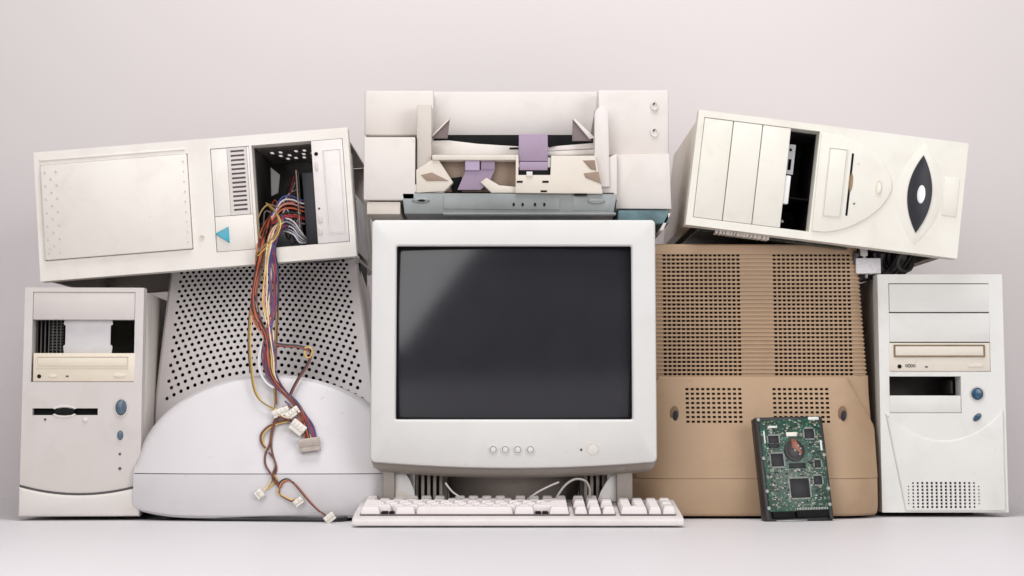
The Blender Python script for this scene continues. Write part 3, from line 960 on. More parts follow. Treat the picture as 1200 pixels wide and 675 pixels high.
def white_monitor():
    T = thing('crt_monitor', 'pale grey computer monitor lying face down, its back full of round vent holes',
              'monitor', (White.cx, White.Y0, 0), (0, 0, 0), 'old monitors')
    cx, hw, zs, ha = White.cx, White.hw, White.zs, White.ha
    # rim: bowed front, rounded corners
    plan = []
    n = 40
    for k in range(n + 1):
        u = -1 + 2 * k / n
        plan.append((u * hw, white_front(cx + u * hw) - White.Y0))
    back = [(hw, .10), (hw * .97, .33), (-hw * .97, .33), (-hw, .10)]
    full = plan + back

    def lp(z, s, dy=0.0):
        return [(x * s, (y - .15) * s + .15 + dy, z) for x, y in full]
    zf = .004

    def lift(loop, k):
        return [(x, y, z + k * max(0, (abs(x) / hw - .5) / .5) ** 2.4 * (1 if y < .12 else .5)) for x, y, z in loop]
    mb = MB()
    mb.loft([lift(lp(zf, .975, .004), .011), lift(lp(zf + .004, .99, .001), .010), lift(lp(zf + .014, 1.0), .006), lp(zs - .0025, 1.0), lp(zs - .0006, .999), lp(zs - .0004, .994)], True, True)
    mb.build('rim', M['lav'], T)
    mb = MB()
    mb.loft([lp(zs - .004, .992), lp(zs + .001, .992)], True, True)
    mb.build('seam_groove', M['dark_grey'], T)
    # smooth arch
    mb = MB()
    na, nr = 64, 26
    rows = []
    for j in range(nr + 1):
        r = (j / nr) ** .75
        row = []
        for i in range(na + 1):
            a = PI * i / na
            u, v = r * math.cos(a), r * math.sin(a)
            row.append((u * hw, dome_y(u, v) - White.Y0, zs + .0006 + v * ha))
        rows.append(row)
    last = rows[-1]
    rows.append([(x * 1.0, y + .012, z) for x, y, z in last])
    rows.append([(x * .96, y + .18, zs + (z - zs) * .98) for x, y, z in last])
    mb.loft(rows, closed=False)
    mb.build('arch_cover', M['lav'], T, 40)
    # vented rear housing, real round holes in curved rows
    def pan_y(Z): return White.pan0 + (Z - zs) * White.tilt
    ztop = .360
    NR, NC = 25, 29
    pit = [9.2 - (9.2 - 4.2) * (i / (NR - 1)) ** .6 for i in range(NR)]
    tot = sum(pit)
    cum = [0]
    for p in pit: cum.append(cum[-1] + p)
    py_b, py_t = 439, 299

    def mp(u, i):
        v = cum[max(0, min(NR, i))] / tot if isinstance(i, int) else None
        return mpv(u, v)

    def mpv(u, v):
        pyc = py_b + (py_t - py_b) * v
        sag = 36 * (1 - v) ** 1.3
        hwp = 119 - 21 * v
        py = pyc + sag * (2 * u - 1) ** 2
        px = 310 + (2 * u - 1) * hwp
        p = P(px, py, .075)
        Yp = pan_y(p.z)
        p = P(px, py, Yp); Yp = pan_y(p.z); p = P(px, py, Yp)
        return Vector((p.x - cx, pan_y(p.z) - White.Y0, p.z))
    mb = MB()
    bm_v, bm_f = mb.v, mb.f
    du = 1.0 / NC
    m = .034

    def quad(a, b, c, d):
        o = len(bm_v); bm_v.extend([tuple(a), tuple(b), tuple(c), tuple(d)]); bm_f.append([o, o + 1, o + 2, o + 3])
    for i in range(NR):
        v0, v1 = cum[i] / tot, cum[i + 1] / tot
        off = 0 if i % 2 == 0 else .5
        edges = []
        if off:
            edges.append((0, .5 * du, False))
            for k in range(NC - 1): edges.append(((k + .5) * du, (k + 1.5) * du, True))
            edges.append((1 - .5 * du, 1, False))
        else:
            for k in range(NC): edges.append((k * du, (k + 1) * du, True))
        edges = [(-m, 0, False)] + edges + [(1, 1 + m, False)]
        for u0, u1, hole in edges:
            um = (u0 + u1) / 2; vm = (v0 + v1) / 2
            if not hole:
                quad(mpv(u0, v0), mpv(u1, v0), mpv(u1, v1), mpv(u0, v1)); continue
            outer = [mpv(u0, v0), mpv(um, v0), mpv(u1, v0), mpv(u1, vm), mpv(u1, v1), mpv(um, v1), mpv(u0, v1), mpv(u0, vm)]
            c = mpv(um, vm)
            rr = .00285 - .0004 * i / NR
            rr = min(rr, (outer[5] - outer[1]).length * .475)
            inn = []
            for q in outer:
                d = q - c
                inn.append(c + Vector((d.x, d.y, d.z)).normalized() * rr)
            o = len(bm_v)
            bm_v.extend(tuple(q) for q in outer); bm_v.extend(tuple(q) for q in inn)
            bm_v.extend((q.x, q.y + .0022, q.z) for q in inn)
            for k in range(8):
                j = (k + 1) % 8
                bm_f.append([o + k, o + j, o + 8 + j, o + 8 + k])
                bm_f.append([o + 8 + k, o + 8 + j, o + 16 + j, o + 16 + k])
    # plain margins: bottom (behind the arch) and top
    for k in range(NC * 2 + 2):
        pass
    us = [-m] + [k * du / 2 for k in range(2 * NC + 1)] + [1 + m]
    for a, b in zip(us[:-1], us[1:]):
        p, q = mpv(a, 0), mpv(b, 0)
        quad((p.x, p.y, zs - .002), (q.x, q.y, zs - .002), q, p)
    pan = mb.build('vent_panel', M['lav_perf'], T, 30)
    # side walls and top of the rear housing
    mb = MB()
    lf = [mpv(-m, k / 12) for k in range(13)]; rt = [mpv(1 + m, k / 12) for k in range(13)]
    lf[0].z = zs; rt[0].z = zs
    R1 = [[(p.x, p.y, p.z), (p.x + .0022 * s, p.y + .0012, p.z), (p.x + .0042 * s, p.y + .005, p.z), (p.x + .006 * s, p.y + .02, p.z), (p.x * .96 + .006 * s, p.y + .21, p.z - .004)] for s in (-1, 1) for p in (lf if s < 0 else rt)]
    A = R1[:13]; B = R1[13:]
    mb.loft(A, closed=False); mb.loft(B, closed=False)
    # top cover: rounded, joins both sides
    tl, tr = lf[-1], rt[-1]
    ts = []
    for k in range(25):
        t = k / 24
        p = mpv(-m + (1 + 2 * m) * t, 1.0)
        ts.append([(p.x, p.y, p.z), (p.x, p.y + .0015, p.z + .0025), (p.x, p.y + .007, p.z + .0048), (p.x * .98, p.y + .21, p.z + .002)])
    mb.loft(ts, closed=False)
    mb.build('rear_housing', M['lav_perf'], T, 40)
    mb = MB(); mb.box(lf[4].x + .012, rt[4].x - .012, .202, .33, zs + .01, tl.z - .004)
    mb.build('dark_inside', M['black'], T)
    mb = MB()
    for x in (-hw * .8, hw * .8):
        for y in (.05, .29):
            f = MB(); f.box(x - .012, x + .012, y, y + .02, 0, zf + .001, .002); f.build('foot_pad', M['black'], T)
    return T


WM = white_monitor()


# ---------------------------------------------------------- brown monitor lying on its face
def brown_monitor():
    YB = -.006
    cxp = 887
    cx = P(cxp, 560, YB).x
    T = thing('crt_monitor', 'tan brown computer monitor lying face down, its ridged back full of square slots',
              'monitor', (cx, YB, 0), (0, 0, 0), 'old monitors')
    zs = L(T, cxp, 561)[1]
    hw = L(T, 1033, 561)[0]
    zf = .004
    # lower shell: front face leaning back, sloping shoulders
    z1 = L(T, cxp, 500, .01)[1]
    z2 = L(T, cxp, 443, .03)[1]
    hw2 = L(T, 992, 443, .03)[0]
    ysh = lambda z: .0 + (z - zs) * .24
    # shell built as a holed face (vents + two screw recesses are separate)
    colsL = [L(T, 806 + k * 6.2, 475, .02)[0] for k in range(11)]
    colsR = [L(T, 908.5 + k * 6.2, 475, .02)[0] for k in range(11)]
    rz = [L(T, cxp, 456 + k * 5.45, .02)[1] for k in range(8)]
    hs = []
    for z in rz:
        for x in colsL + colsR:
            hs.append((x - .0023, x + .0023, z - .0016, z + .0016))
    zgrid = []
    za, zb_ = zs + .0003, z2

    sh = Matrix.Identity(4); sh[1][2] = .24; sh[1][3] = -.24 * zs          # lean of the face
    top_w = hw2
    v_z0, v_z1 = min(rz) - .004, max(rz) + .004
    v_x0, v_x1 = colsL[0] - .006, colsR[-1] + .006
    plan = []
    n = 30
    fr = lambda u: .030 * max(0, (abs(u * hw) - v_x1) / (hw - v_x1)) ** 2.2
    for k in range(n + 1):
        u = -1 + 2 * k / n
        plan.append((u * hw, fr(u)))
    full = plan + [(hw, .12), (hw * .97, .33), (-hw * .97, .33), (-hw, .12)]

    def lp(z, s):
        return [(x * s, (y - .15) * s + .15, z) for x, y in full]
    mb = MB(); mb.loft([lp(zf, .975), lp(zf + .003, .992), lp(zf + .012, 1), lp(zs - .0009, 1), lp(zs - .0002, .998)], True, True)
    mb.build('rim', M['tan'], T)
    mb = MB()
    mb.plate(v_x0, v_x1, v_z0, v_z1, 0, .0024, hs, xf=sh)
    # rest of the face round the vent field, bowing back towards the sides
    half = lambda z: hw if z <= z1 else hw + (hw2 - hw) * (z - z1) / (z2 - z1)
    NX = 40

    def pt(u, z):
        x = u * half(z)
        k = max(0, (abs(x) - v_x1) / (hw - v_x1))
        return (x, (z - zs) * .24 + .030 * k ** 2.2 , z)

    def strip(zlo, zhi, xlo=None, xhi=None, side=None, nz=6):
        rows = []
        for j in range(nz + 1):
            z = zlo + (zhi - zlo) * j / nz
            row = []
            for i in range(NX + 1):
                t = i / NX
                if side is None: X = -half(z) + 2 * half(z) * t
                elif side < 0: X = -half(z) + (v_x0 + half(z)) * t
                else: X = v_x1 + (half(z) - v_x1) * t
                k = max(0, (abs(X) - v_x1) / (hw - v_x1))
                row.append((X, (z - zs) * .24 + .030 * k ** 2.2, z))
            rows.append(row)
        mb.loft(rows, closed=False)
        return rows
    r0 = strip(za, v_z0, nz=10)
    strip(v_z0, v_z1, side=-1); strip(v_z0, v_z1, side=1)
    r2 = strip(v_z1, z2)
    # shoulder walls and top going back
    edge = []
    for s in (-1, 1):
        prof = []
        for j in range(25):
            z = za + (z2 - za) * j / 24
            X = s * half(z); k = max(0, (abs(X) - v_x1) / (hw - v_x1)); y = (z - zs) * .24 + .030 * k ** 2.2
            prof.append([(X, y, z), (X + s * .001, y + .002, z), (X + s * .0015, y + .006, z), (X * .99, y + .2, z)])
        mb.loft(prof, closed=False)
    tt = []
    for i in range(NX + 1):
        x, y, z = r2[-1][i]
        tt.append([(x, y, z), (x, y + .0015, z + .0012), (x, y + .2, z + .0015)])
    mb.loft(tt, closed=False)
    mb.build('lower_shell', M['tan'], T, 35)
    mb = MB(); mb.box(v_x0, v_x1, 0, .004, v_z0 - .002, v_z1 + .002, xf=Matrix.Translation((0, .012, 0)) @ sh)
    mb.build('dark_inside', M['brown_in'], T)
    # grooves across the vent field
    # screw recesses, pit shade painted with proud dark ovals
    for px in (790.5, 987.5):
        c = L(T, px, 485, .02)
        y = (c[1] - zs) * .24
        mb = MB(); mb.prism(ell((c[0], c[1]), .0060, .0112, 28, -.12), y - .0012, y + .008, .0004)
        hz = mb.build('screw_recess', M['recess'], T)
        mb = MB(); mb.prism(ell((c[0] + .0014, c[1] - .0024), .0038, .0074, 24, -.12), y - .0024, y + .002, .0003); mb.build('recess_hole_shade', M['eye'], hz)
    # upper shell: ridged, slots in the grooves
    yb = .048
    zb0 = L(T, cxp, 512, yb)[1]
    zref = z2 - .004
    zt = L(T, cxp, 287.5, yb)[1]
    hwb, hwt = L(T, 1020, 512, yb)[0], L(T, 1004, 290, yb)[0]
    NRW = 30
    row_z = [L(T, cxp, 438.5 - k * 4.82, yb)[1] for k in range(NRW)]
    cL = [L(T, 779.5 + k * 5.45, 370, yb)[0] for k in range(17)]
    cR = [L(T, 909.5 + k * 5.45, 370, yb)[0] for k in range(17)]
    cols = cL + cR
    hole_w = .0022
    xs = []
    for x in cols: xs += [x - hole_w, x + hole_w]
    hz = .00165
    mb = MB()
    bv, bf = mb.v, mb.f
    lean = .05
    zz = [zb0]
    kinds = []
    for z in row_z:
        kinds.append('land'); zz.append(z - hz)
        kinds.append('slot'); zz.append(z + hz)
    kinds.append('land'); zz.append(zt)
    hwz = lambda z: hwb + (hwt - hwb) * (z - zb0) / (zt - zb0)
    GD = .0020

    def fy(x, z):
        k = max(0, abs(x) / hwz(z) - .9) / .1
        return yb + (z - zref) * lean + .006 * k ** 2
    for j, kd in enumerate(kinds):
        zA, zB = zz[j], zz[j + 1]
        X = [-hwz(zA)] + [-hwz(zA) * .985, -hwz(zA) * .96] + xs + [hwz(zA) * .96, hwz(zA) * .985, hwz(zA)]
        g = GD if kd == 'slot' else 0
        for i in range(len(X) - 1):
            xa, xb = X[i], X[i + 1]
            ishole = kd == 'slot' and 3 <= i < 3 + len(xs) - 1 + 1 and (i - 3) % 2 == 0 and (i - 3) // 2 < len(cols)
            o = len(bv)
            bv.extend([(xa, fy(xa, zA) + g, zA), (xb, fy(xb, zA) + g, zA), (xb, fy(xb, zB) + g, zB), (xa, fy(xa, zB) + g, zB)])
            if not ishole:
                bf.append([o, o + 1, o + 2, o + 3])
            else:
                bv.extend([(p[0], p[1] + .0025, p[2]) for p in bv[o:o + 4]])
                for k in range(4):
                    l = (k + 1) % 4
                    bf.append([o + k, o + l, o + 4 + l, o + 4 + k])
            if kd == 'slot':
                for z in (zA, zB):
                    o = len(bv)
                    bv.extend([(xa, fy(xa, z), z), (xb, fy(xb, z), z), (xb, fy(xb, z) + g, z), (xa, fy(xa, z) + g, z)])
                    bf.append([o, o + 1, o + 2, o + 3])
    # side walls (grooved too) and top
    for s in (-1, 1):
        prof = []
        for j, kd in enumerate(kinds):
            ins = .0012 if kd == 'slot' else 0
            for z in (zz[j], zz[j + 1]):
                x = s * hwz(z); y = fy(x, z) + (GD if kd == 'slot' else 0)
                prof.append([(x, y, z), (x + s * (.0022 - ins), y + .0012, z), (x + s * (.004 - ins), y + .006, z), (x * .97, y + .21, z)])
        mb.loft(prof, closed=False)
    tt = []
    for i in range(31):
        x = -hwt + 2 * hwt * i / 30
        y = fy(x, zt)
        tt.append([(x, y, zt), (x, y + .001, zt + .0018), (x, y + .005, zt + .003), (x * .97, y + .21, zt + .003)])
    mb.loft(tt, closed=False)
    mb.build('upper_shell', M['tan'], T, 30)
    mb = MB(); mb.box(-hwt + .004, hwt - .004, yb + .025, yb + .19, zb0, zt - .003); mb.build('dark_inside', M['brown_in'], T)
    for x in (-hw * .8, hw * .8):
        for y in (.04, .29):
            f = MB(); f.box(x - .012, x + .012, y, y + .02, 0, zf + .001, .002); f.build('foot_pad', M['black'], T)
    return T, zs


BM, BZS = brown_monitor()


# ---------------------------------------------------------- middle monitor
def centre_monitor():
    Y = -.10
    a = P(601.5, 545, Y)
    T = thing('crt_monitor', 'white computer monitor standing upright with dark blank screen, between the two face-down monitors',
              'monitor', (a.x, Y, 0), (0, 0, 0), 'old monitors')
    x0 = L(T, 434.5, 400)[0]; x1 = L(T, 769.2, 400)[0]
    x0, x1 = (x0, x1)
    z1 = L(T, 600, 257.5)[1]; z0 = L(T, 600, 541.5)[1]
    s = L(T, 465, 288.5); e = L(T, 741, 491.5)
    sx0, sx1, sz0, sz1 = s[0], e[0], e[1], s[1]
    bow = L(T, 600, 541.5)[1] - L(T, 600, 549)[1]

    def f(x, y, z):                                  # the lower edge sags in the middle
        u = (x - (x0 + x1) / 2) / ((x1 - x0) / 2)
        k = max(0, min(1, (sz0 - z) / (sz0 - z0)))
        return (x, y - .006 * (1 - u * u) * k * (1 if y < .05 else 0), z - bow * (1 - u * u) * k)
    mb = MB()
    lo = []
    lo.append(rrect(x0 + .006, x1 - .006, z0 + .002, z1 - .004, .010, .06, f=f))
    lo.append(rrect(x0 + .002, x1 - .002, z0 - .0006, z1 - .0008, .008, .02, f=f))
    lo.append(rrect(x0, x1, z0, z1, .006, .008, f=f))
    lo.append(rrect(x0, x1, z0, z1, .006, .005, f=f))
    lo.append(rrect(x0 + .0012, x1 - .0012, z0 + .0012, z1 - .0012, .006, .0014, f=f))
    lo.append(rrect(x0 + .004, x1 - .004, z0 + .004, z1 - .004, .006, 0, f=f))
    lo.append(rrect(sx0 - .0025, sx1 + .0025, sz0 - .0025, sz1 + .0025, .004, .0, f=f))
    lo.append(rrect(sx0 - .0008, sx1 + .0008, sz0 - .0008, sz1 + .0008, .003, .0016, f=f))
    lo.append(rrect(sx0, sx1, sz0, sz1, .0022, .005, f=f))
    mb.loft(lo)
    mb.build('front_bezel', M['mon_white'], T, 28)
    mb = MB()
    lo = []
    for ix, dz, y in ((.001, .001, .012), (.004, -.0075, .018), (.014, -.0135, .035), (.024, -.0145, .07), (.03, -.004, .075)):
        xa, xb = x0 + ix, x1 - ix
        lo.append([f(xa + (xb - xa) * k / 24, y, z0 + dz) for k in range(25)])
    lo = [lp_ + [(p[0], p[1], z0 + .02) for p in lp_[::-1]] for lp_ in lo]
    mb.loft(lo, True, True)
    mb.build('chin', M['mon_under_shaded'], T, 40)
    mb = MB()
    mb.loft([rrect(sx0 - .0003, sx1 + .0003, sz0 - .0003, sz1 + .0003, .0024, .0048), rrect(sx0 + .0010, sx1 - .0010, sz0 + .0008, sz1 - .0022, .004, .012), rrect(sx0 + .0014, sx1 - .0014, sz0 + .001, sz1 - .003, .004, .030)])
    mb.build('screen_surround', M['black'], T)
    mb = MB()
    rows = []
    nx = 40
    for j in range(nx + 1):
        row = []
        for i in range(nx + 1):
            u, v = -1 + 2 * i / nx, -1 + 2 * j / nx
            row.append((sx0 - .002 + (sx1 - sx0 + .004) * i / nx, .0085 + .0080 * (u * u) + .006 * v * v, sz0 - .002 + (sz1 - sz0 + .002) * j / nx))
        rows.append(row)
    mb.loft(rows, closed=False)
    mb.build('screen', M['glass'], T, 60)
    for px in (578, 592.2, 606.8, 621.5):
        c = L(T, px, 527)
        yb = -.0052
        mb = MB(); mb.ring(c, .0048, .0060, yb - .0006, .004, 26); mb.cyl(c, .0038, yb - .0012, .004, 26, .0008)
        mb.build('menu_button', M['mon_white'], T)
    c = L(T, 694.5, 527)
    mb = MB(); mb.ring(c, .0078, .0092, -.0036, .004, 32); mb.build('button_surround', M['drive'], T)
    oval(T, 'power_button', M['mon_white'], c, .0077, .0077, -.0040, .004, .0014)
    oval(T, 'indicator_light', M['dark_grey'], L(T, 681, 527), .0017, .0017, -.0036, .004, .0003)
    # picture tube housing behind the bezel
    xm = (x0 + x1) / 2
    mb = MB()
    lo = []
    for y, hx, za, zb, r in ((.06, .186, z0 + .006, z1 - .007, .012), (.075, .180, z0 + .01, z1 - .008, .016), (.10, .150, z0 + .012, z1 - .009, .02), (.16, .140, z0 + .03, z1 - .011, .03), (.26, .12, z0 + .08, z1 - .022, .03), (.36, .09, z0 + .12, z1 - .06, .03)):
        lo.append(rrect(xm - hx, xm + hx, za, zb, r, y))
    mb.loft(lo, False, True)
    mb.build('rear_housing', M['mon_white'], T, 30)
    # housing under the chin: belly with cooling ribs, side feet, pale plates standing in for lit gaps
    mb = MB()
    h0 = L(T, 522, 560, .07)[0]; h1 = L(T, 682, 560, .07)[0]
    zt = z0 + .004
    rows = []
    for k in range(13):
        t = k / 12
        z = zt - (zt - .018) * t
        yy = .045 + .030 * t ** 1.5
        fr_ = [(h0 + .004 * t + (h1 - h0 - .008 * t) * q / 16, .050 + .030 * t ** 1.5 + .055 * (2 * q / 16 - 1) ** 2, z) for q in range(17)]
        rows.append(fr_ + [(h1 - .004 * t, .22, z), (h0 + .004 * t, .22, z)])
    mb.loft(rows, True, True)
    mb.build('belly', M['mon_under_shaded'], T, 40)
    a1 = L(T, 486, 560, .08)[0]; a2 = L(T, 712, 560, .08)[0]
    for xs_, q0, q1 in (((489, 496, 503, 510, 517), a1, h0 + .002), ((686, 693, 700, 707), h1 - .002, a2)):
        mb = MB(); mb.box(q0, q1, .088, .14, .012, zt - .002)
        rb = mb.build('rib_plate', M['mon_under_shaded'], T)
        for i, px in enumerate(xs_):
            x = L(T, px, 560, .07)[0]
            mb = MB(); mb.box(x - .0022, x + .0022, .052 + RND.uniform(0, .012), .0885, .012, zt - RND.uniform(0, .006), .001)
            mb.build('cooling_rib', M['mon_under_shaded'], rb)
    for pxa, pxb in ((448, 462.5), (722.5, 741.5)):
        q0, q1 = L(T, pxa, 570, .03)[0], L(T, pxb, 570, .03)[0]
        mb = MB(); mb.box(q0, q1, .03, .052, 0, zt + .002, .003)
        mb.build('side_foot', M['mon_under_shaded'], T)
    for pts in (((463, 553), (474, 553), (480, 562), (485, 574), (487, 588), (463, 588)), ((722, 555), (719, 555), (711, 564), (704, 576), (700, 588), (722, 588))):
        mb = MB(); ppoly(T, mb, pts, .040, .044, .0008); mb.build('lit_gap_plate', M['mon_white'], T)  # pale plate added where a lit gap shows beside the foot
    mb = MB(); ppoly(T, mb, ((463, 573), (487, 582), (487, 588), (463, 588)), .0375, .0398, .0004); mb.build('gap_plate_tab', M['cream_side'], T)
    # chin strip in shade: two small latches
    for px in (482, 724):
        q = L(T, px, 547, .02)
        mb = MB(); mb.box(q[0] - .009, q[0] + .009, .014, .03, q[1] - .004, q[1] - .0005, .001); mb.build('latch', M['mon_under_shaded'], T)
    return T


CM = centre_monitor()


# ---------------------------------------------------------- printer
def printer():
    Y = .0
    zb = P(600, 253.5, -.04).z
    T = thing('printer', 'stripped white inkjet printer with purple paper guides, resting on top of the upright monitor',
              'printer', (P(607, 250, Y).x, Y, zb), (0, 0, 0))
    B = lambda nm, mat, tl, br, y0, y1, bev=.001, par=None: pbox(T, MB(), tl, br, y0, y1, bev).build(nm, M[mat], par or T)
    G = lambda nm, mat, pts, y0, y1, bev=.0008, par=None: ppoly(T, MB(), pts, y0, y1, bev).build(nm, M[mat], par or T)
    # metal chassis and lower strips
    bm_ = G('chassis', 'base_metal', ((471, 226), (723, 227.5), (719, 250.5), (474, 250.5)), .004, .26, .0012)
    G('chassis_rib', 'base_metal', ((520, 229), (656, 230), (656, 246), (519, 245)), .0025, .01, .0010, bm_)
    G('chassis_rib', 'base_metal', ((672, 229.5), (716, 230), (714, 247), (672, 246.5)), .0032, .01, .001, bm_)
    for px, py in ((493, 234.5), (699, 235.5)):
        oval(T, 'chassis_boss', M['base_metal'], L(T, px, py), .0125, .0042, .0005, .01, .002, parent=bm_)
    oval(T, 'boss_slot', M['black'], L(T, 494, 235), .0052, .0017, -.0002, .006, .0003, parent=bm_)
    mb = MB()
    for px in (602, 612.5, 627, 638): mb.cyl(L(T, px, 239.5), .0017, .0015, .006, 12, 0, .0026)
    mb.build('chassis_holes', M['black'], bm_)
    B('front_lip', 'base_metal', (519, 249), (722, 251.5), -.002, .02, .0008, bm_)
    B('lower_tray', 'teal_metal', (724, 246.5), (784, 262), .02, .28, .001)
    G('lower_tray_side', 'printer', ((783, 250), (786, 250), (777, 270), (773, 270)), .02, .2, .0004)
    # left housing
    lh = B('left_housing', 'printer', (426.5, 160.5), (486.5, 234.5), .004, .26, .0022)
    B('left_skirt', 'printer_cream', (430, 236.5), (469, 251), .008, .25, .001, lh)
    G('left_apron', 'printer', ((468, 225), (469, 216), (486, 216), (527, 219), (519, 225.6)), .0055, .05, .0006, lh)
    B('slit', 'black', (484.5, 162), (487.8, 215), .006, .03, .0001, lh)
    # rear cover: tall plain back, brighter upper box
    rc = B('rear_cover', 'printer', (427.5, 106), (508, 158.4), .05, .27, .003)
    G('rear_paper_support', 'printer', ((508, 107), (700, 107), (699, 161), (672, 161.5), (527, 161.5), (508, 161.5)), .095, .20, .003)
    # right housing
    rh = B('right_housing', 'printer', (701, 105.5), (784, 182), .045, .26, .0026)
    G('right_panel', 'printer', ((722.5, 181), (784.5, 180), (787, 245), (721.5, 244.5)), .030, .24, .0016)
    G('right_post_base', 'printer', ((699, 190), (723, 180), (723, 236), (719, 226), (699, 226)), .018, .1, .001, rh)
    mb = MB(); ppoly(T, mb, ((708, 206), (710, 206), (708.5, 214.5), (713, 214.5), (713, 217), (706, 217)), .0172, .03, .0002)
    mb.build('slit', M['black'], rh)
    for py in (124, 155):
        c = L(T, 767, py, .045)
        mb = MB(); mb.ring(c, .0036, .0056, .042, .047, 22, 1.25); mb.cyl(c, .0036, .0436, .047, 20, 0, .0045); cl = mb.build('clip_eye', M['printer'], rh)
        mb = MB(); mb.cyl((c[0] - .001, c[1] + .0035), .0013, .0425, .046, 12, 0, .0030); mb.build('clip_hole', M['dark_grey'], cl)
    # black gap and paper bed
    B('paper_gap', 'black', (509, 158), (697, 172), .070, .094, .0002)
    G('paper_bed', 'printer', ((506, 165), (526, 164.5), (560, 168.5), (608, 171.5), (608, 181.5), (506, 181.5)), .045, .075, .0008)
    G('paper_bed', 'printer', ((641, 172), (697, 167.5), (697, 174), (641, 177)), .046, .068, .0006)
    G('paper_bed', 'printer', ((641, 177.6), (697, 174.8), (697, 181), (641, 182)), .042, .068, .0006)
    G('bed_slot', 'black', ((597, 173), (607.5, 172.4), (607.5, 175), (597, 175)), .0444, .05, .0001)
    G('bed_slot', 'black', ((643, 171), (652, 168.6), (652, 170.5), (643, 173)), .0450, .05, .0001)
    # guide posts
    B('guide_post', 'post', (488.5, 122.5), (505.5, 199.5), .010, .09, .0014)
    mb = MB(); ppoly(T, mb, ((697, 219), (697, 132), (700, 127), (705, 124.5), (710, 126), (713, 131), (714.5, 219)), .012, .10, .0016)
    mb.build('guide_post', M['printer'], T)
    G('edge_fin', 'printer_fin', ((506.5, 162), (507, 157.5), (527, 139.5), (524.5, 162)), .03, .033, .0004)
    G('edge_fin', 'printer_cream', ((506.5, 157.5), (525, 140), (527.5, 139.3), (507, 160)), .026, .0296, .0004)
    G('edge_fin', 'printer_fin', ((671, 140), (689, 160), (694, 165), (670.5, 165)), .03, .033, .0004)
    G('edge_fin', 'printer', ((671, 139.2), (674, 139.5), (697, 161), (691, 163)), .026, .0296, .0004)
    G('edge_fin', 'printer_fin', ((692, 158), (697, 128), (697, 162)), .034, .036, .0003)
    # front beam and its recess
    bb = B('front_beam', 'printer_cream', (506.5, 181.3), (606.5, 187.5), .0, .045, .0010)
    B('beam_recess', 'printer_brown', (507, 186), (606, 225), .022, .045, .0004)
    G('beam_gap', 'black', ((527, 209), (541, 207), (541, 225.5), (530, 225.5)), .0205, .0215, .0001)
    G('bracket', 'printer_cream', ((487.5, 199), (507, 186.5), (514, 187), (531, 213.5), (521, 224), (488, 226)), .003, .02, .0015)
    G('bracket', 'printer_brown', ((493, 205), (506, 202), (526, 212), (500, 212)), .0022, .0028, .0002)
    G('bracket', 'printer_cream', ((563, 213.5), (570, 208), (585, 217), (606, 219), (606, 226), (576, 226)), .006, .02, .0012)
    # left purple lever
    pl = G('purple_lever', 'purple', ((546, 199), (580, 199), (573, 214), (563, 222.5), (536, 222.5)), .010, .014, .0008)
    B('lever_cap', 'purple_lt', (545, 187.8), (562, 199.5), .006, .016, .0010, pl)
    B('lever_cap', 'purple', (563.5, 187.8), (580, 199), .008, .016, .0012, pl)
    # right front box with a notch for the purple slider
    mb = MB()
    ppoly(T, mb, ((604, 226), (604.5, 181.5), (607.5, 181.5), (607.5, 205), (645, 205), (646, 182.2), (697.5, 182.2), (706, 224), (706, 227)), -.002, .05, .0010)
    mb.build('front_box', M['printer_cream'], T)
    B('notch_floor', 'black', (606.5, 196), (646, 206), .004, .04, .0001)
    ps = B('purple_slider', 'purple', (608, 157), (642, 189), .006, .040, .0014)
    B('slider_foot', 'purple', (608.5, 189.5), (642, 199.5), .003, .036, .0012, ps)
    mb = MB()
    for tl, br in (((605.5, 211.8), (612.5, 214.2)), ((635.5, 211.8), (643, 214.2)), ((633.5, 223), (641, 225.3)), ((673, 226.8), (688, 228.6))):
        pbox(T, mb, tl, br, -.0024, .004, .0001)
    mb.build('latch_slots', M['black'], T)
    G('corner_recess', 'printer_brown', ((683, 188), (697, 187.5), (699, 200), (692, 198)), -.0028, .002, .0003)
    G('corner_recess', 'printer_brown', ((684, 203), (701.5, 201), (704.5, 215.5), (686, 208)), -.0028, .002, .0003)
    mb = MB(); pbox(T, mb, (617, 201), (624, 207), -.0035, .002, .0006); mb.build('latch_tab', M['printer'], T)
    return T


printer()


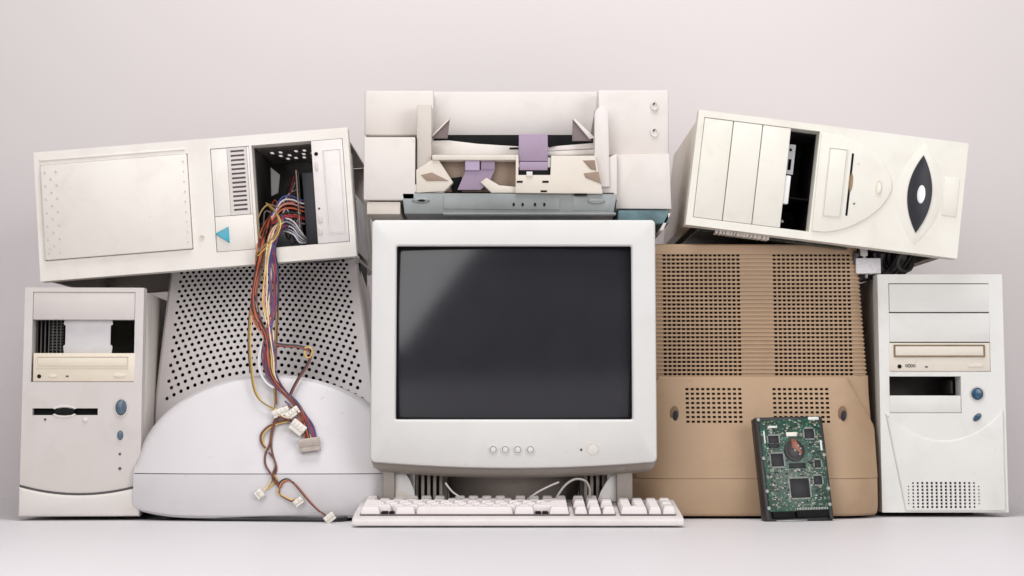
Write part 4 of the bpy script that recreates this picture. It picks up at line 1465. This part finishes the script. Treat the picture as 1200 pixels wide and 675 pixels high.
# ---------------------------------------------------------- keyboard
def keyboard():
    a = ground(412.5, 618.5); b = ground(801.5, 618.5)
    Y = (a.y + b.y) / 2
    tilt = math.radians(2.7)
    T = thing('keyboard', 'off-white full size keyboard lying in front of the upright monitor', 'keyboard', ((a.x + b.x) / 2, Y, .0015), (tilt, 0, 0))
    W = (b.x - a.x) / 2
    Dp = .158
    prof = [(0, .002), (.0015, .0005), (Dp - .002, .0005), (Dp, .004), (Dp, .017), (Dp - .004, .0192), (Dp - .012, .0186), (.018, .0115), (.006, .0100), (.0015, .0082), (0, .006)]
    mb = MB()
    loops = []
    for x, s in ((-W, .0035), (-W + .0012, .0012), (-W + .0035, 0), (W - .0035, 0), (W - .0012, .0012), (W, .0035)):
        loops.append([(x, Dp / 2 + (y - Dp / 2) * (1 - s * 3), .009 + (z - .009) * (1 - s * 26)) for y, z in prof])
    mb.loft(loops, True, True)
    base = mb.build('keyboard_base', M['kb'], T, 40)
    mb = MB(); mb.box(-W + .004, -W + .0052, .02, Dp - .02, .012, .0195); mb.box(W - .0052, W - .004, .02, Dp - .02, .012, .0195)
    U = (2 * W - .016) / 22.6
    x_l = -W + .008
    y_f = .020
    zk = lambda y: .0112 + .0065 * y / Dp
    # dark well under the keys
    mb = MB()
    rows_y = [y_f + U * r for r in range(5)] + [y_f + U * 5.35]
    for xa, xb, ya, yb in ((0, 15, 0, 5), (15.3, 18.3, 0, 5), (18.6, 22.6, 0, 5), (0, 15, 5.35, 6.35), (15.3, 18.3, 5.35, 6.35)):
        mb.prism([(x_l + xa * U, zk(0) + .0), (x_l + xb * U, zk(0)), (x_l + xb * U, zk(0) + .001), (x_l + xa * U, zk(0) + .001)], y_f + ya * U, y_f + yb * U, 0)
    mb.v = [(x, y, z + .0066 * y / Dp + .0008) for x, y, z in mb.v]
    mb.build('key_well', M['printer_fin'], T)
    for xa, xb in ((1.55, 2.0), (2.1, 2.45), (12.55, 12.95), (13.05, 13.45)):
        mb = MB(); mb.box(x_l + xa * U, x_l + xb * U, y_f + .0005, y_f + U * .9, zk(.03) + .0012, zk(.03) + .0040, .0003)
        mb.build('key_gap', M['black'], T)
    meshes = {}

    def key(x, y, w, d=1.0):
        k = (round(w, 3), round(d, 3))
        if k not in meshes:
            hx, hy = w * U / 2 - .0010, d * U / 2 - .0008
            m2 = MB()
            lo = []
            for z, ix, iy, oy in ((0, 0, 0, 0), (.0035, .0005, .0006, 0), (.0085, .0020, .0022, .0006), (.0094, .0026, .0030, .0006), (.0096, .0036, .0040, .0006)):
                r = .0012
                lo.append([(px, py + oy, z) for px, _, py in rrect(-hx + ix, hx - ix, -hy + iy, hy - iy, r, 0, 3)])
            m2.loft(lo, False, True)
            o = m2.build('key', M['key'], T, 50)
            meshes[k] = o.data
        else:
            o = bpy.data.objects.new('key', meshes[k]); COL.objects.link(o); o.parent = T
        yy = y_f + y * U + d * U / 2
        o.location = (x_l + x * U + w * U / 2, yy, zk(yy) + .0012)
        o.rotation_euler = (math.radians(1.5 + RND.uniform(-.8, .8)), math.radians(RND.uniform(-.7, .7)), 0)
        return o
    n = 0
    rows = {0: [(0, 1.5), (2.5, 1.5), (4, 7), (11, 1.5), (13.5, 1.5)],
            1: [(0, 2.25)] + [(2.25 + k, 1) for k in range(10)] + [(12.25, 2.75)],
            2: [(0, 1.75)] + [(1.75 + k, 1) for k in range(11)] + [(12.75, 2.25)],
            3: [(0, 1.5)] + [(1.5 + k, 1) for k in range(12)] + [(13.5, 1.5)],
            4: [(k, 1) for k in range(13)] + [(13, 2)]}
    for r, ks in rows.items():
        for x, w in ks: key(x, r, w)
    for x in [0] + [2 + k for k in range(4)] + [6.5 + k for k in range(4)] + [11 + k for k in range(4)]: key(x, 5.35, 1)
    for x in (15.3, 16.3, 17.3): key(x, 0, 1); key(x, 3, 1); key(x, 4, 1); key(x, 5.35, 1)
    key(16.3, 1, 1)
    key(18.6, 0, 2); key(20.6, 0, 1)
    for r in (1, 2): [key(18.6 + k, r, 1) for k in range(3)]
    [key(18.6 + k, 3, 1) for k in range(3)]; [key(18.6 + k, 4, 1) for k in range(4)]
    key(21.6, 0, 1, 2); key(21.6, 2, 1, 2)
    for x in (-W + .03, W - .03):
        mb = MB(); mb.box(x - .012, x + .012, Dp - .03, Dp - .022, -.016, .002, .001)
        mb.build('flip_foot', M['kb'], T)


keyboard()


# ---------------------------------------------------------- hard disk drive
def hard_drive():
    yaw, lean = math.radians(12), math.radians(13)
    a = ground(896.5, 611.5); b = ground(980, 610.5)
    o = (a + b) / 2
    o.y -= .0
    T = thing('hard_drive', 'bare hard disk drive showing its green circuit board, leaning on the brown monitor back', 'hard drive',
              (o.x, o.y, .0), (-lean, math.radians(-1.0), yaw))
    T.rotation_mode = 'XYZ'
    W = .0485
    H = .146
    mb = MB(); mb.box(-W, W, .004, .022, .0, H, .002)
    mb.box(-W, -W + .006, .0005, .01, .002, H - .002, .001); mb.box(W - .006, W, .0005, .01, .002, H - .002, .001)
    mb.box(-W + .006, W - .006, .0005, .006, H - .006, H - .001, .001)
    mb.build('casting', M['hdd'], T)
    mb = MB()
    bz0, bz1 = .014, H - .004
    mb.prism([(-W + .006, bz0), (W - .003, bz0), (W - .003, bz1 - .03), (W - .005, bz1 - .03), (W - .005, bz1 - .002), (W - .02, bz1), (-W + .004, bz1 - .002)], -.0006, .0014, .0002)
    bd = mb.build('circuit_board', M['pcb'], T)
    XY = lambda u, v: (-W + 2 * W * u, H * v)

    def chip(u0, v0, u1, v1, h=.0018, pins=True):
        p, q = XY(u0, v0), XY(u1, v1)
        m1 = MB(); m1.box(p[0], q[0], -.0006 - h, -.0004, p[1], q[1], .0003)
        c = m1.build('chip', M['chip'], bd)
        if pins:
            m2 = MB()
            nx = max(4, int((q[0] - p[0]) / .0014)); nz = max(4, int((q[1] - p[1]) / .0014))
            for k in range(nx):
                x = p[0] + (k + .3) * (q[0] - p[0]) / nx
                m2.box(x, x + .0008, -.0014, -.0005, p[1] - .0022, p[1] - .0001); m2.box(x, x + .0008, -.0014, -.0005, q[1] + .0001, q[1] + .0022)
            for k in range(nz):
                z = p[1] + (k + .3) * (q[1] - p[1]) / nz
                m2.box(p[0] - .0022, p[0] - .0001, -.0014, -.0005, z, z + .0008); m2.box(q[0] + .0001, q[0] + .0022, -.0014, -.0005, z, z + .0008)
            m2.build('pins', M['solder'], c)
    used = [(.40, .22, .68, .40), (.16, .52, .34, .64), (.76, .34, .88, .42), (.70, .78, .84, .87), (.80, .50, .89, .57), (.15, .74, .30, .81), (.42, .50, .66, .545), (.14, .70, .30, .735)]
    for q in used: chip(*q, pins=q not in (used[6], used[7]))
    # spindle motor with copper flex
    c = XY(.52, .665)
    mb = MB(); mb.cyl(c, .0150, -.0024, .0, 36, .0008); mb.cyl(c, .010, -.0034, -.002, 30, .0006)
    mt = mb.build('spindle_motor', M['hdd'], T)
    mb = MB(); mb.cyl(c, .0018, -.0044, -.003, 16, .0003)
    for dx, dz in ((.0055, .0065), (.0085, .0025), (.0065, -.0055)):
        mb.cyl((c[0] + dx, c[1] + dz), .0015, -.0040, -.003, 12, .0003)
    mb.build('motor_screws', M['solder'], mt)
    mb = MB(); mb.prism([(c[0] - .004, c[1] + .004), (c[0] + .003, c[1] + .000), (c[0] + .008, c[1] - .006), (c[0] + .011, c[1] - .003), (c[0] + .007, c[1] + .006), (c[0] + .002, c[1] + .016), (c[0] - .004, c[1] + .016)], -.0038, -.0030, .0003)
    mb.build('flex_ribbon', M['copper'], mt)
    p, q = XY(.42, .80), XY(.58, .84)
    mb = MB(); mb.box(p[0], q[0], -.0032, 0, p[1], q[1], .0006); mb.build('flex_connector', M['conn'], bd)
    # small parts
    inside = lambda u, v, m=.02: any(a_ - m < u < c_ + m and b_ - m < v < d_ + m for a_, b_, c_, d_ in used) or math.hypot((u - .52) * 2 * W, (v - .665) * H) < .019
    s1, s2, s3 = MB(), MB(), MB()
    for k in range(620):
        u, v = RND.uniform(.09, .93), RND.uniform(.13, .95)
        if inside(u, v): continue
        x, z = XY(u, v)
        w, h = RND.choice(((.0018, .0009), (.0009, .0018), (.0026, .0013), (.0012, .0012), (.0030, .0020)))
        RND.choice((s1, s1, s2, s3, s3)).box(x, x + w, -.0014, -.0005, z, z + h)
    s1.build('small_resistors', M['chip'], bd); s2.build('small_capacitors', M['smd'], bd); s3.build('solder_points', M['solder'], bd)
    for u0, v0, u1, v1 in ((.16, .885, .30, .905), (.085, .74, .105, .86), (.915, .66, .945, .76), (.78, .955, .94, .985)):
        p, q = XY(u0, v0), XY(u1, v1); m1 = MB(); m1.box(p[0], q[0], -.0016, 0, p[1], q[1], .0003); m1.build('white_label', M['smd_w'], bd)
    m1 = MB()
    for u, v in ((.035, .97), (.97, .30), (.96, .62), (.05, .60), (.05, .29), (.96, .15), (.05, .13)):
        p = XY(u, v); m1.cyl(p, .0028, -.0014, .004, 14, .0004)
    m1.build('screws', M['solder'], T)
    # connectors along the bottom edge
    m1 = MB()
    p, q = XY(.45, .035), XY(.93, .10); m1.box(p[0], q[0], -.0026, .012, p[1], q[1], .0006)
    p, q = XY(.10, .035), XY(.42, .095); m1.box(p[0], q[0], -.0022, .012, p[1], q[1], .0006)
    cn = m1.build('edge_connector', M['black'], T)
    m1 = MB()
    for k in range(20):
        p = XY(.46 + k * .0235, .105); m1.box(p[0], p[0] + .0012, -.0016, 0, p[1], p[1] + .0030)
    p, q = XY(.14, .004), XY(.60, .018); m1.box(p[0], q[0], -.0006, .006, p[1], q[1], .0004)
    m1.build('edge_pins', M['solder'], cn)
    return T


hard_drive()


# ---------------------------------------------------------- wiring harness
def harness():
    o = P(312, 300, -.02)
    T = thing('wire_harness', 'tangled coloured power wires with white plugs hanging out of a tower lying on its side', 'wires', o)

    def depth(px, py, lift):
        if py < 262:
            return .05
        if py < 296:
            return .05 + (-.010 - .05) * min(1, (py - 262) / 22) - lift * .3
        Y = .03
        for _ in range(4):
            p = P(px, py, Y); Y = white_surf(p.x, p.z) - lift
        if py < 318: return -.010 - lift * .3
        return min(-.010 - lift * .3 + (py - 318) / 130 * -.027, Y)

    def wire(pts, col, r=.00108, lift=.003, depths=None, par=None):
        w = []
        for i, p in enumerate(pts):
            lf = p[2] if len(p) > 2 else lift
            d = depths[i] if depths and depths[i] is not None else depth(p[0], p[1], lf)
            w.append(P(p[0], p[1], d) - Vector(o))
        mb = MB(); mb.tube(spline(w, 7), r, 8)
        return mb.build('wire', WC[col], par or T, 60)

    def jit(pts, dx, dy=0, j=1.4):
        return [(p[0] + dx * (p[2] if len(p) > 2 else 1) + RND.uniform(-j, j), p[1] + dy + RND.uniform(-j, j) * .6) for p in pts]
    # main bundle (third number spreads the strands)
    left = [(352, 236, .5), (334, 240, .8), (320, 252, 1), (311, 272, 1), (306, 294, 1), (302, 318, .9), (298, 342, .8), (298, 360, .8), (303, 378, .8), (312, 394, .7), (315, 415, .9), (318, 438, .9), (330, 456, .8), (344, 470, .8), (354, 485, .8), (359, 500, .8), (363, 516, 1)]
    for dx, c, lf in ((-4.5, 'orange', .003), (-3, 'brown', .0048), (-1.6, 'red', .003), (-.2, 'orange', .006), (1.2, 'brown', .0045), (2.6, 'purple', .003), (3.8, 'brown', .005), (-2.4, 'black', .0062), (.6, 'orange', .0068), (1.9, 'black', .0075)):
        wire(jit(left, dx), c, lift=lf)
    mid = [(350, 250, .5), (336, 256, .7), (322, 268, .9), (316, 290, 1), (314, 312, 1), (312, 335, 1.6), (311, 355, 1.5), (314, 375, 1), (318, 395, .7), (319, 415, .8), (321, 438, .8), (331, 456, .7), (345, 471, .7), (356, 488, .8), (361, 504, .8), (366, 516, .9)]
    for dx, c, lf in ((-2.6, 'cream', .003), (-1.2, 'yellow', .0046), (.2, 'cream', .0058), (1.6, 'blue', .0044), (2.8, 'cream', .003), (0, 'pink', .0035), (3.4, 'purple', .005)):
        wire(jit(mid, dx), c, lift=lf)
    right = [(356, 262, .4), (340, 262, .6), (326, 272, .8), (319, 292, 1), (321, 312, 1), (322, 335, 1), (321, 358, 1), (317, 378, .8), (312, 398, .7), (310, 418, .9), (313, 438, .9), (325, 454, .8), (340, 467, .8), (352, 482, .8), (364, 500, .8), (370, 517, .9)]
    for dx, c, lf in ((-1.5, 'purple', .003), (0, 'blue', .0045), (1.2, 'black', .003), (2.4, 'purple', .0046), (3.4, 'black', .003), (.5, 'red', .0058), (-2.6, 'brown', .0045)):
        wire(jit(right, dx), c, lift=lf)
    # pale loop, side strands
    for dx in (0, 1.6):
        wire(jit([(316, 384), (307, 402), (303, 420), (304, 436), (311, 448), (320, 455)], dx, j=.3), 'white', lift=.003)
    wire([(317, 300), (323, 330), (324, 360), (323, 385), (322, 410), (321, 440), (322, 470), (322, 480)], 'olive', .0013, .002)
    wire([(319, 300), (325, 330), (326, 360), (325, 385), (324, 410), (323, 440), (324, 474)], 'brown', .0011, .002)
    wire([(300, 330), (294, 360), (292, 385), (292, 410), (294, 435), (297, 455), (303, 467), (313, 475), (322, 479)], 'olive', .0011)
    wire([(301, 332), (296, 362), (294, 388), (294, 412), (296, 437), (299, 456), (305, 468), (314, 476), (322, 481)], 'yellow', .0009)
    wire([(299, 332), (293, 362), (291, 388), (291, 412), (293, 437)], 'black', .0009)
    # bent side branch
    for dx, c in ((0, 'black'), (1.3, 'brown'), (-1.2, 'black'), (.6, 'red')):
        wire([(319, 396), (324, 403 + dx), (336, 405 + dx), (350, 406 + dx), (361, 410 + dx), (364 + dx * .6, 416), (361 + dx, 426), (352 + dx, 440), (344 + dx, 454), (338 + dx, 468)], c, .001, .003)
    wire([(357, 408), (363, 407), (366, 412), (363, 419), (358, 417), (357, 411)], 'yellow', .0012, .004)
    # strand looped round the mouth of the bay
    wire([(326, 243), (314, 240), (305, 250), (301, 266), (306, 280)], 'olive', .0011, depths=[.03, .01, .004, .002, .004])
    wire([(312, 238), (322, 247), (327, 262), (322, 276), (311, 287), (301, 297), (300, 305)], 'olive', .0012, depths=[.02, .0, -.016, -.02, -.022, -.018, -.014])
    wire([(313, 240), (324, 250), (329, 263), (323, 279), (312, 290), (302, 300)], 'yellow', .0009, depths=[.02, .0, -.016, -.02, -.022, -.018])
    # loops still inside the case
    for k, (c, dy) in enumerate((('white', 0), ('grey', 4), ('white', 8), ('grey', 12), ('black', 6), ('white', 15))):
        wire([(322, 262 + dy * .5), (334, 256 + dy), (344, 260 + dy), (350, 268 + dy), (356, 276 + dy * .6), (362, 283)], c, .0012, depths=[.05, .045, .04, .04, .045, .06])
    for k, (c, dy) in enumerate((('red', 0), ('red', 2), ('black', -3), ('orange', -8), ('pink', -13), ('white', -18), ('blue', -22))):
        wire([(318, 262 + dy * .4), (330, 254 + dy), (342, 252 + dy), (352, 254 + dy * .9), (364, 258 + dy)], c, .0013, depths=[.03, .042, .046, .05, .06])
    for k in range(16):
        c = RND.choice(('black', 'grey', 'brown', 'white', 'blue', 'red', 'black', 'orange'))
        d0 = RND.uniform(.045, .09)
        p0 = (RND.uniform(304, 322), RND.uniform(252, 288)); p3 = (RND.uniform(338, 352), RND.uniform(206, 286))
        wire([p0, (p0[0] + RND.uniform(2, 14), p0[1] - RND.uniform(2, 26)), (RND.uniform(322, 342), RND.uniform(222, 284)), p3], c, .0011, depths=[d0, d0 + .005, d0 - .006, d0 + .02])
    # lower tails
    wire([(330, 484), (322, 492), (318, 506), (316, 520), (311, 532), (311, 544), (318, 556), (326, 566), (327, 572)], 'brown', .0014)
    wire([(328, 486), (321, 500), (318, 516), (319, 530), (323, 545), (320, 556), (326, 568)], 'brown', .0013)
    wire([(338, 492), (326, 495), (314, 500), (306, 509), (306, 518), (311, 525)], 'brown', .0014)
    wire([(337, 494), (325, 497), (314, 503), (308, 511), (309, 520), (312, 528), (310, 540), (316, 553), (324, 560), (319, 568), (311, 574)], 'yellow', .001)
    wire([(344, 497), (338, 491), (332, 490)], 'brown', .0012)
    wire([(315, 530), (322, 540), (324, 551), (319, 560), (327, 571)], 'brown', .0012)
    tail = [(327, 571), (330, 565), (337, 562), (344, 566), (352, 575), (362, 587), (373, 598), (382, 604)]
    for dx, c in ((0, 'brown'), (1.2, 'red'), (-1.0, 'black'), (.4, 'yellow')):
        wire([(p[0] + dx, p[1] + dx * .7) for p in tail], c, .0012)
    for dx, c in ((0, 'brown'), (-1.2, 'yellow')):
        wire([(327, 571), (327 + dx, 578), (333, 583 + dx), (341, 587 + dx), (345, 586 + dx)], c, .0012)
    wire([(318, 562), (314, 569), (309, 575)], 'cream', .001)

    wire([(330, 478), (338, 476), (346, 480), (352, 488), (356, 494)], 'brown', .0012, .013)
    wire([(326, 488), (336, 491), (345, 492), (352, 497)], 'brown', .0012, .012)
    wire([(334, 470), (340, 476), (344, 482)], 'purple', .0012, .012)
    wire([(322, 479), (330, 487), (338, 490)], 'cream', .0010, .012)
    # plugs
    def plug(px, py, w, h, rot, mat, pins=4, lift=.006, name='connector'):
        Y = depth(px, py, lift)
        c = P(px, py, Y) - Vector(o)
        xf = Matrix.Translation(c) @ Matrix.Rotation(math.radians(rot), 4, 'Y')
        mb = MB()
        hw, hh = w * S / 2, h * S / 2
        mb.box(-hw, hw, -.0045, .0045, -hh * .3, hh, .0008, xf=xf)
        mb.box(-hw * .94, hw * .94, -.0038, .0038, -hh, -hh * .3, .0008, xf=xf)
        for k in range(pins):
            x = -hw + hw * 2 * (k + .5) / pins
            mb.box(x - hw * .55 / pins, x + hw * .55 / pins, -.0053, -.004, -hh * .1, hh * .85, .0003, xf=xf)
        cn = mb.build(name, mat, T)
        mb = MB()
        for k in range(pins):
            x = -hw + hw * 2 * (k + .5) / pins
            mb.box(x - hw * .5 / pins, x + hw * .5 / pins, -.002, .002, -hh - .0003, -hh + .001, xf=xf)
        mb.build('pin_socket', M['dark_grey'], cn)
    plug(329, 483, 20, 9, -20, M['conn']); plug(343, 484, 17, 9, -38, M['conn'], lift=.009)
    plug(349, 501, 18, 13, 38, M['conn'], lift=.008)
    plug(363, 521, 24, 15, -8, M['conn_clear'], 10, lift=.009, name='mains_plug')
    plug(304, 579, 10, 9, 50, M['conn'], 2); plug(350, 588, 11, 8, -35, M['conn'], 2)
    plug(386.5, 607, 12, 9, -38, M['conn'], 3, lift=.030)
    return T


harness()


# ---------------------------------------------------------- loose cords
def cord(name, label, cat, pts, r, mat):
    mb = MB()
    c = Vector(pts[0])
    mb.tube(spline([Vector(p) - c for p in pts], 9), r, 10)
    o = mb.build(name, mat, None, 60)
    o.location = c
    o['label'] = label; o['category'] = cat
    return o


g = [ground(px, py) for px, py in ((172, 607.5), (190, 609.5), (215, 609), (245, 610.5), (300, 611), (350, 611.5), (398, 611.5), (414, 608))]
cord('cable', 'thin black cable on the table along the bottom of the pale grey monitor', 'cable', [(p.x, p.y, .0032) for p in g], .003, M['black_gloss'])
pts = [P(648, 592, -.070), P(654, 580, -.076), P(663, 568, -.078), P(674, 561.5, -.078), P(685, 563, -.076), P(690.5, 571, -.072), P(691, 582, -.066), P(690, 592, -.06)]
cord('cable', 'thin grey cable arching up behind the keyboard below the upright monitor', 'cable', pts, .0016, simple('grey_cable', (.50, .47, .44), .4))
for (xa, xb, top_, bt, lab) in ((612, 655, 570, 590, 'thin grey cable sagging low under the middle of the upright monitor'), (522, 548, 566, 588, 'short pale cable end sloping down beside the left ribs under the upright monitor')):
    pts = [P(xa, top_, -.072), P(xa + (xb - xa) * .3, top_ + (bt - top_) * .45, -.076), P(xa + (xb - xa) * .65, top_ + (bt - top_) * .75, -.076), P(xb, bt + 2, -.07)]
    cord('cable', lab, 'cable', pts if xa < 600 else [P(xb, 565, -.072), P(643, 570, -.075), P(628, 578, -.076), P(614, 589, -.07)], .0013, M['kb'])
# loose label plate dangling under the tilted cream tower
T = thing('power_module', 'small white labelled block hanging under the cream tower above the brown monitor', 'module', P(1018, 322, .05))
mb = MB(); pbox(T, mb, (1003, 302.5), (1032.5, 320.5), 0, .03, .0008); mb.build('module_body', M['label'], T)
mb = MB(); pbox(T, mb, (1008, 291), (1017, 300), .004, .02, .0008); pbox(T, mb, (1011, 300), (1015, 303), .006, .012, .0002); mb.build('module_plug', M['conn'], T)
mb = MB(); pbox(T, mb, (1014, 320), (1017, 326), .006, .012, .0004); mb.build('module_leg', M['solder'], T)

# ------------------------------------------------------------------ camera, light
cam = bpy.data.cameras.new('camera')
co = bpy.data.objects.new('camera', cam)
COL.objects.link(co)
co.location = CAM
co.rotation_euler = (PI / 2 + TH, 0, 0)
cam.sensor_width = 36
cam.lens = 36 * F / 1200
cam.shift_y = (PY0 - 337.5) / 1200
cam.clip_start = .05; cam.clip_end = 50
scene.camera = co


def area(name, loc, target, sx, sy, power, col):
    l = bpy.data.lights.new(name, 'AREA')
    l.shape = 'RECTANGLE'; l.size = sx; l.size_y = sy; l.energy = power; l.color = col
    ob = bpy.data.objects.new(name, l); COL.objects.link(ob)
    ob.location = loc
    ob.rotation_euler = (Vector(target) - Vector(loc)).to_track_quat('-Z', 'Y').to_euler()
    return ob


key = area('softbox_key', (-.66, -1.75, 1.03), (0.05, 0, .3), 1.0, 1.5, 19, (1, .985, .98))
_z = (Vector(key.location) - Vector((.05, 0, .3))).normalized()
_y = Vector((math.sin(math.radians(28)), 0, math.cos(math.radians(28)))); _y = (_y - _z * _y.dot(_z)).normalized()
_x = _y.cross(_z)
key.rotation_euler = Matrix((_x, _y, _z)).transposed().to_euler()
area('softbox_top', (.05, -.6, 2.3), (0.03, .3, .2), 1.3, .9, 38, (1, .985, .98))
area('softbox_fill', (1.6, -2.2, .9), (.25, 0, .3), 1.2, 1.2, 27, (1, .985, .985))

w = bpy.data.worlds.new('World'); scene.world = w; w.use_nodes = True
bg = w.node_tree.nodes['Background']
bg.inputs['Color'].default_value = (1, .98, .985, 1); bg.inputs['Strength'].default_value = .12

scene.render.engine = 'CYCLES'
scene.cycles.use_denoising = True
scene.view_settings.view_transform = 'Standard'
scene.view_settings.look = 'None'
scene.view_settings.exposure = 0
scene.view_settings.gamma = 1
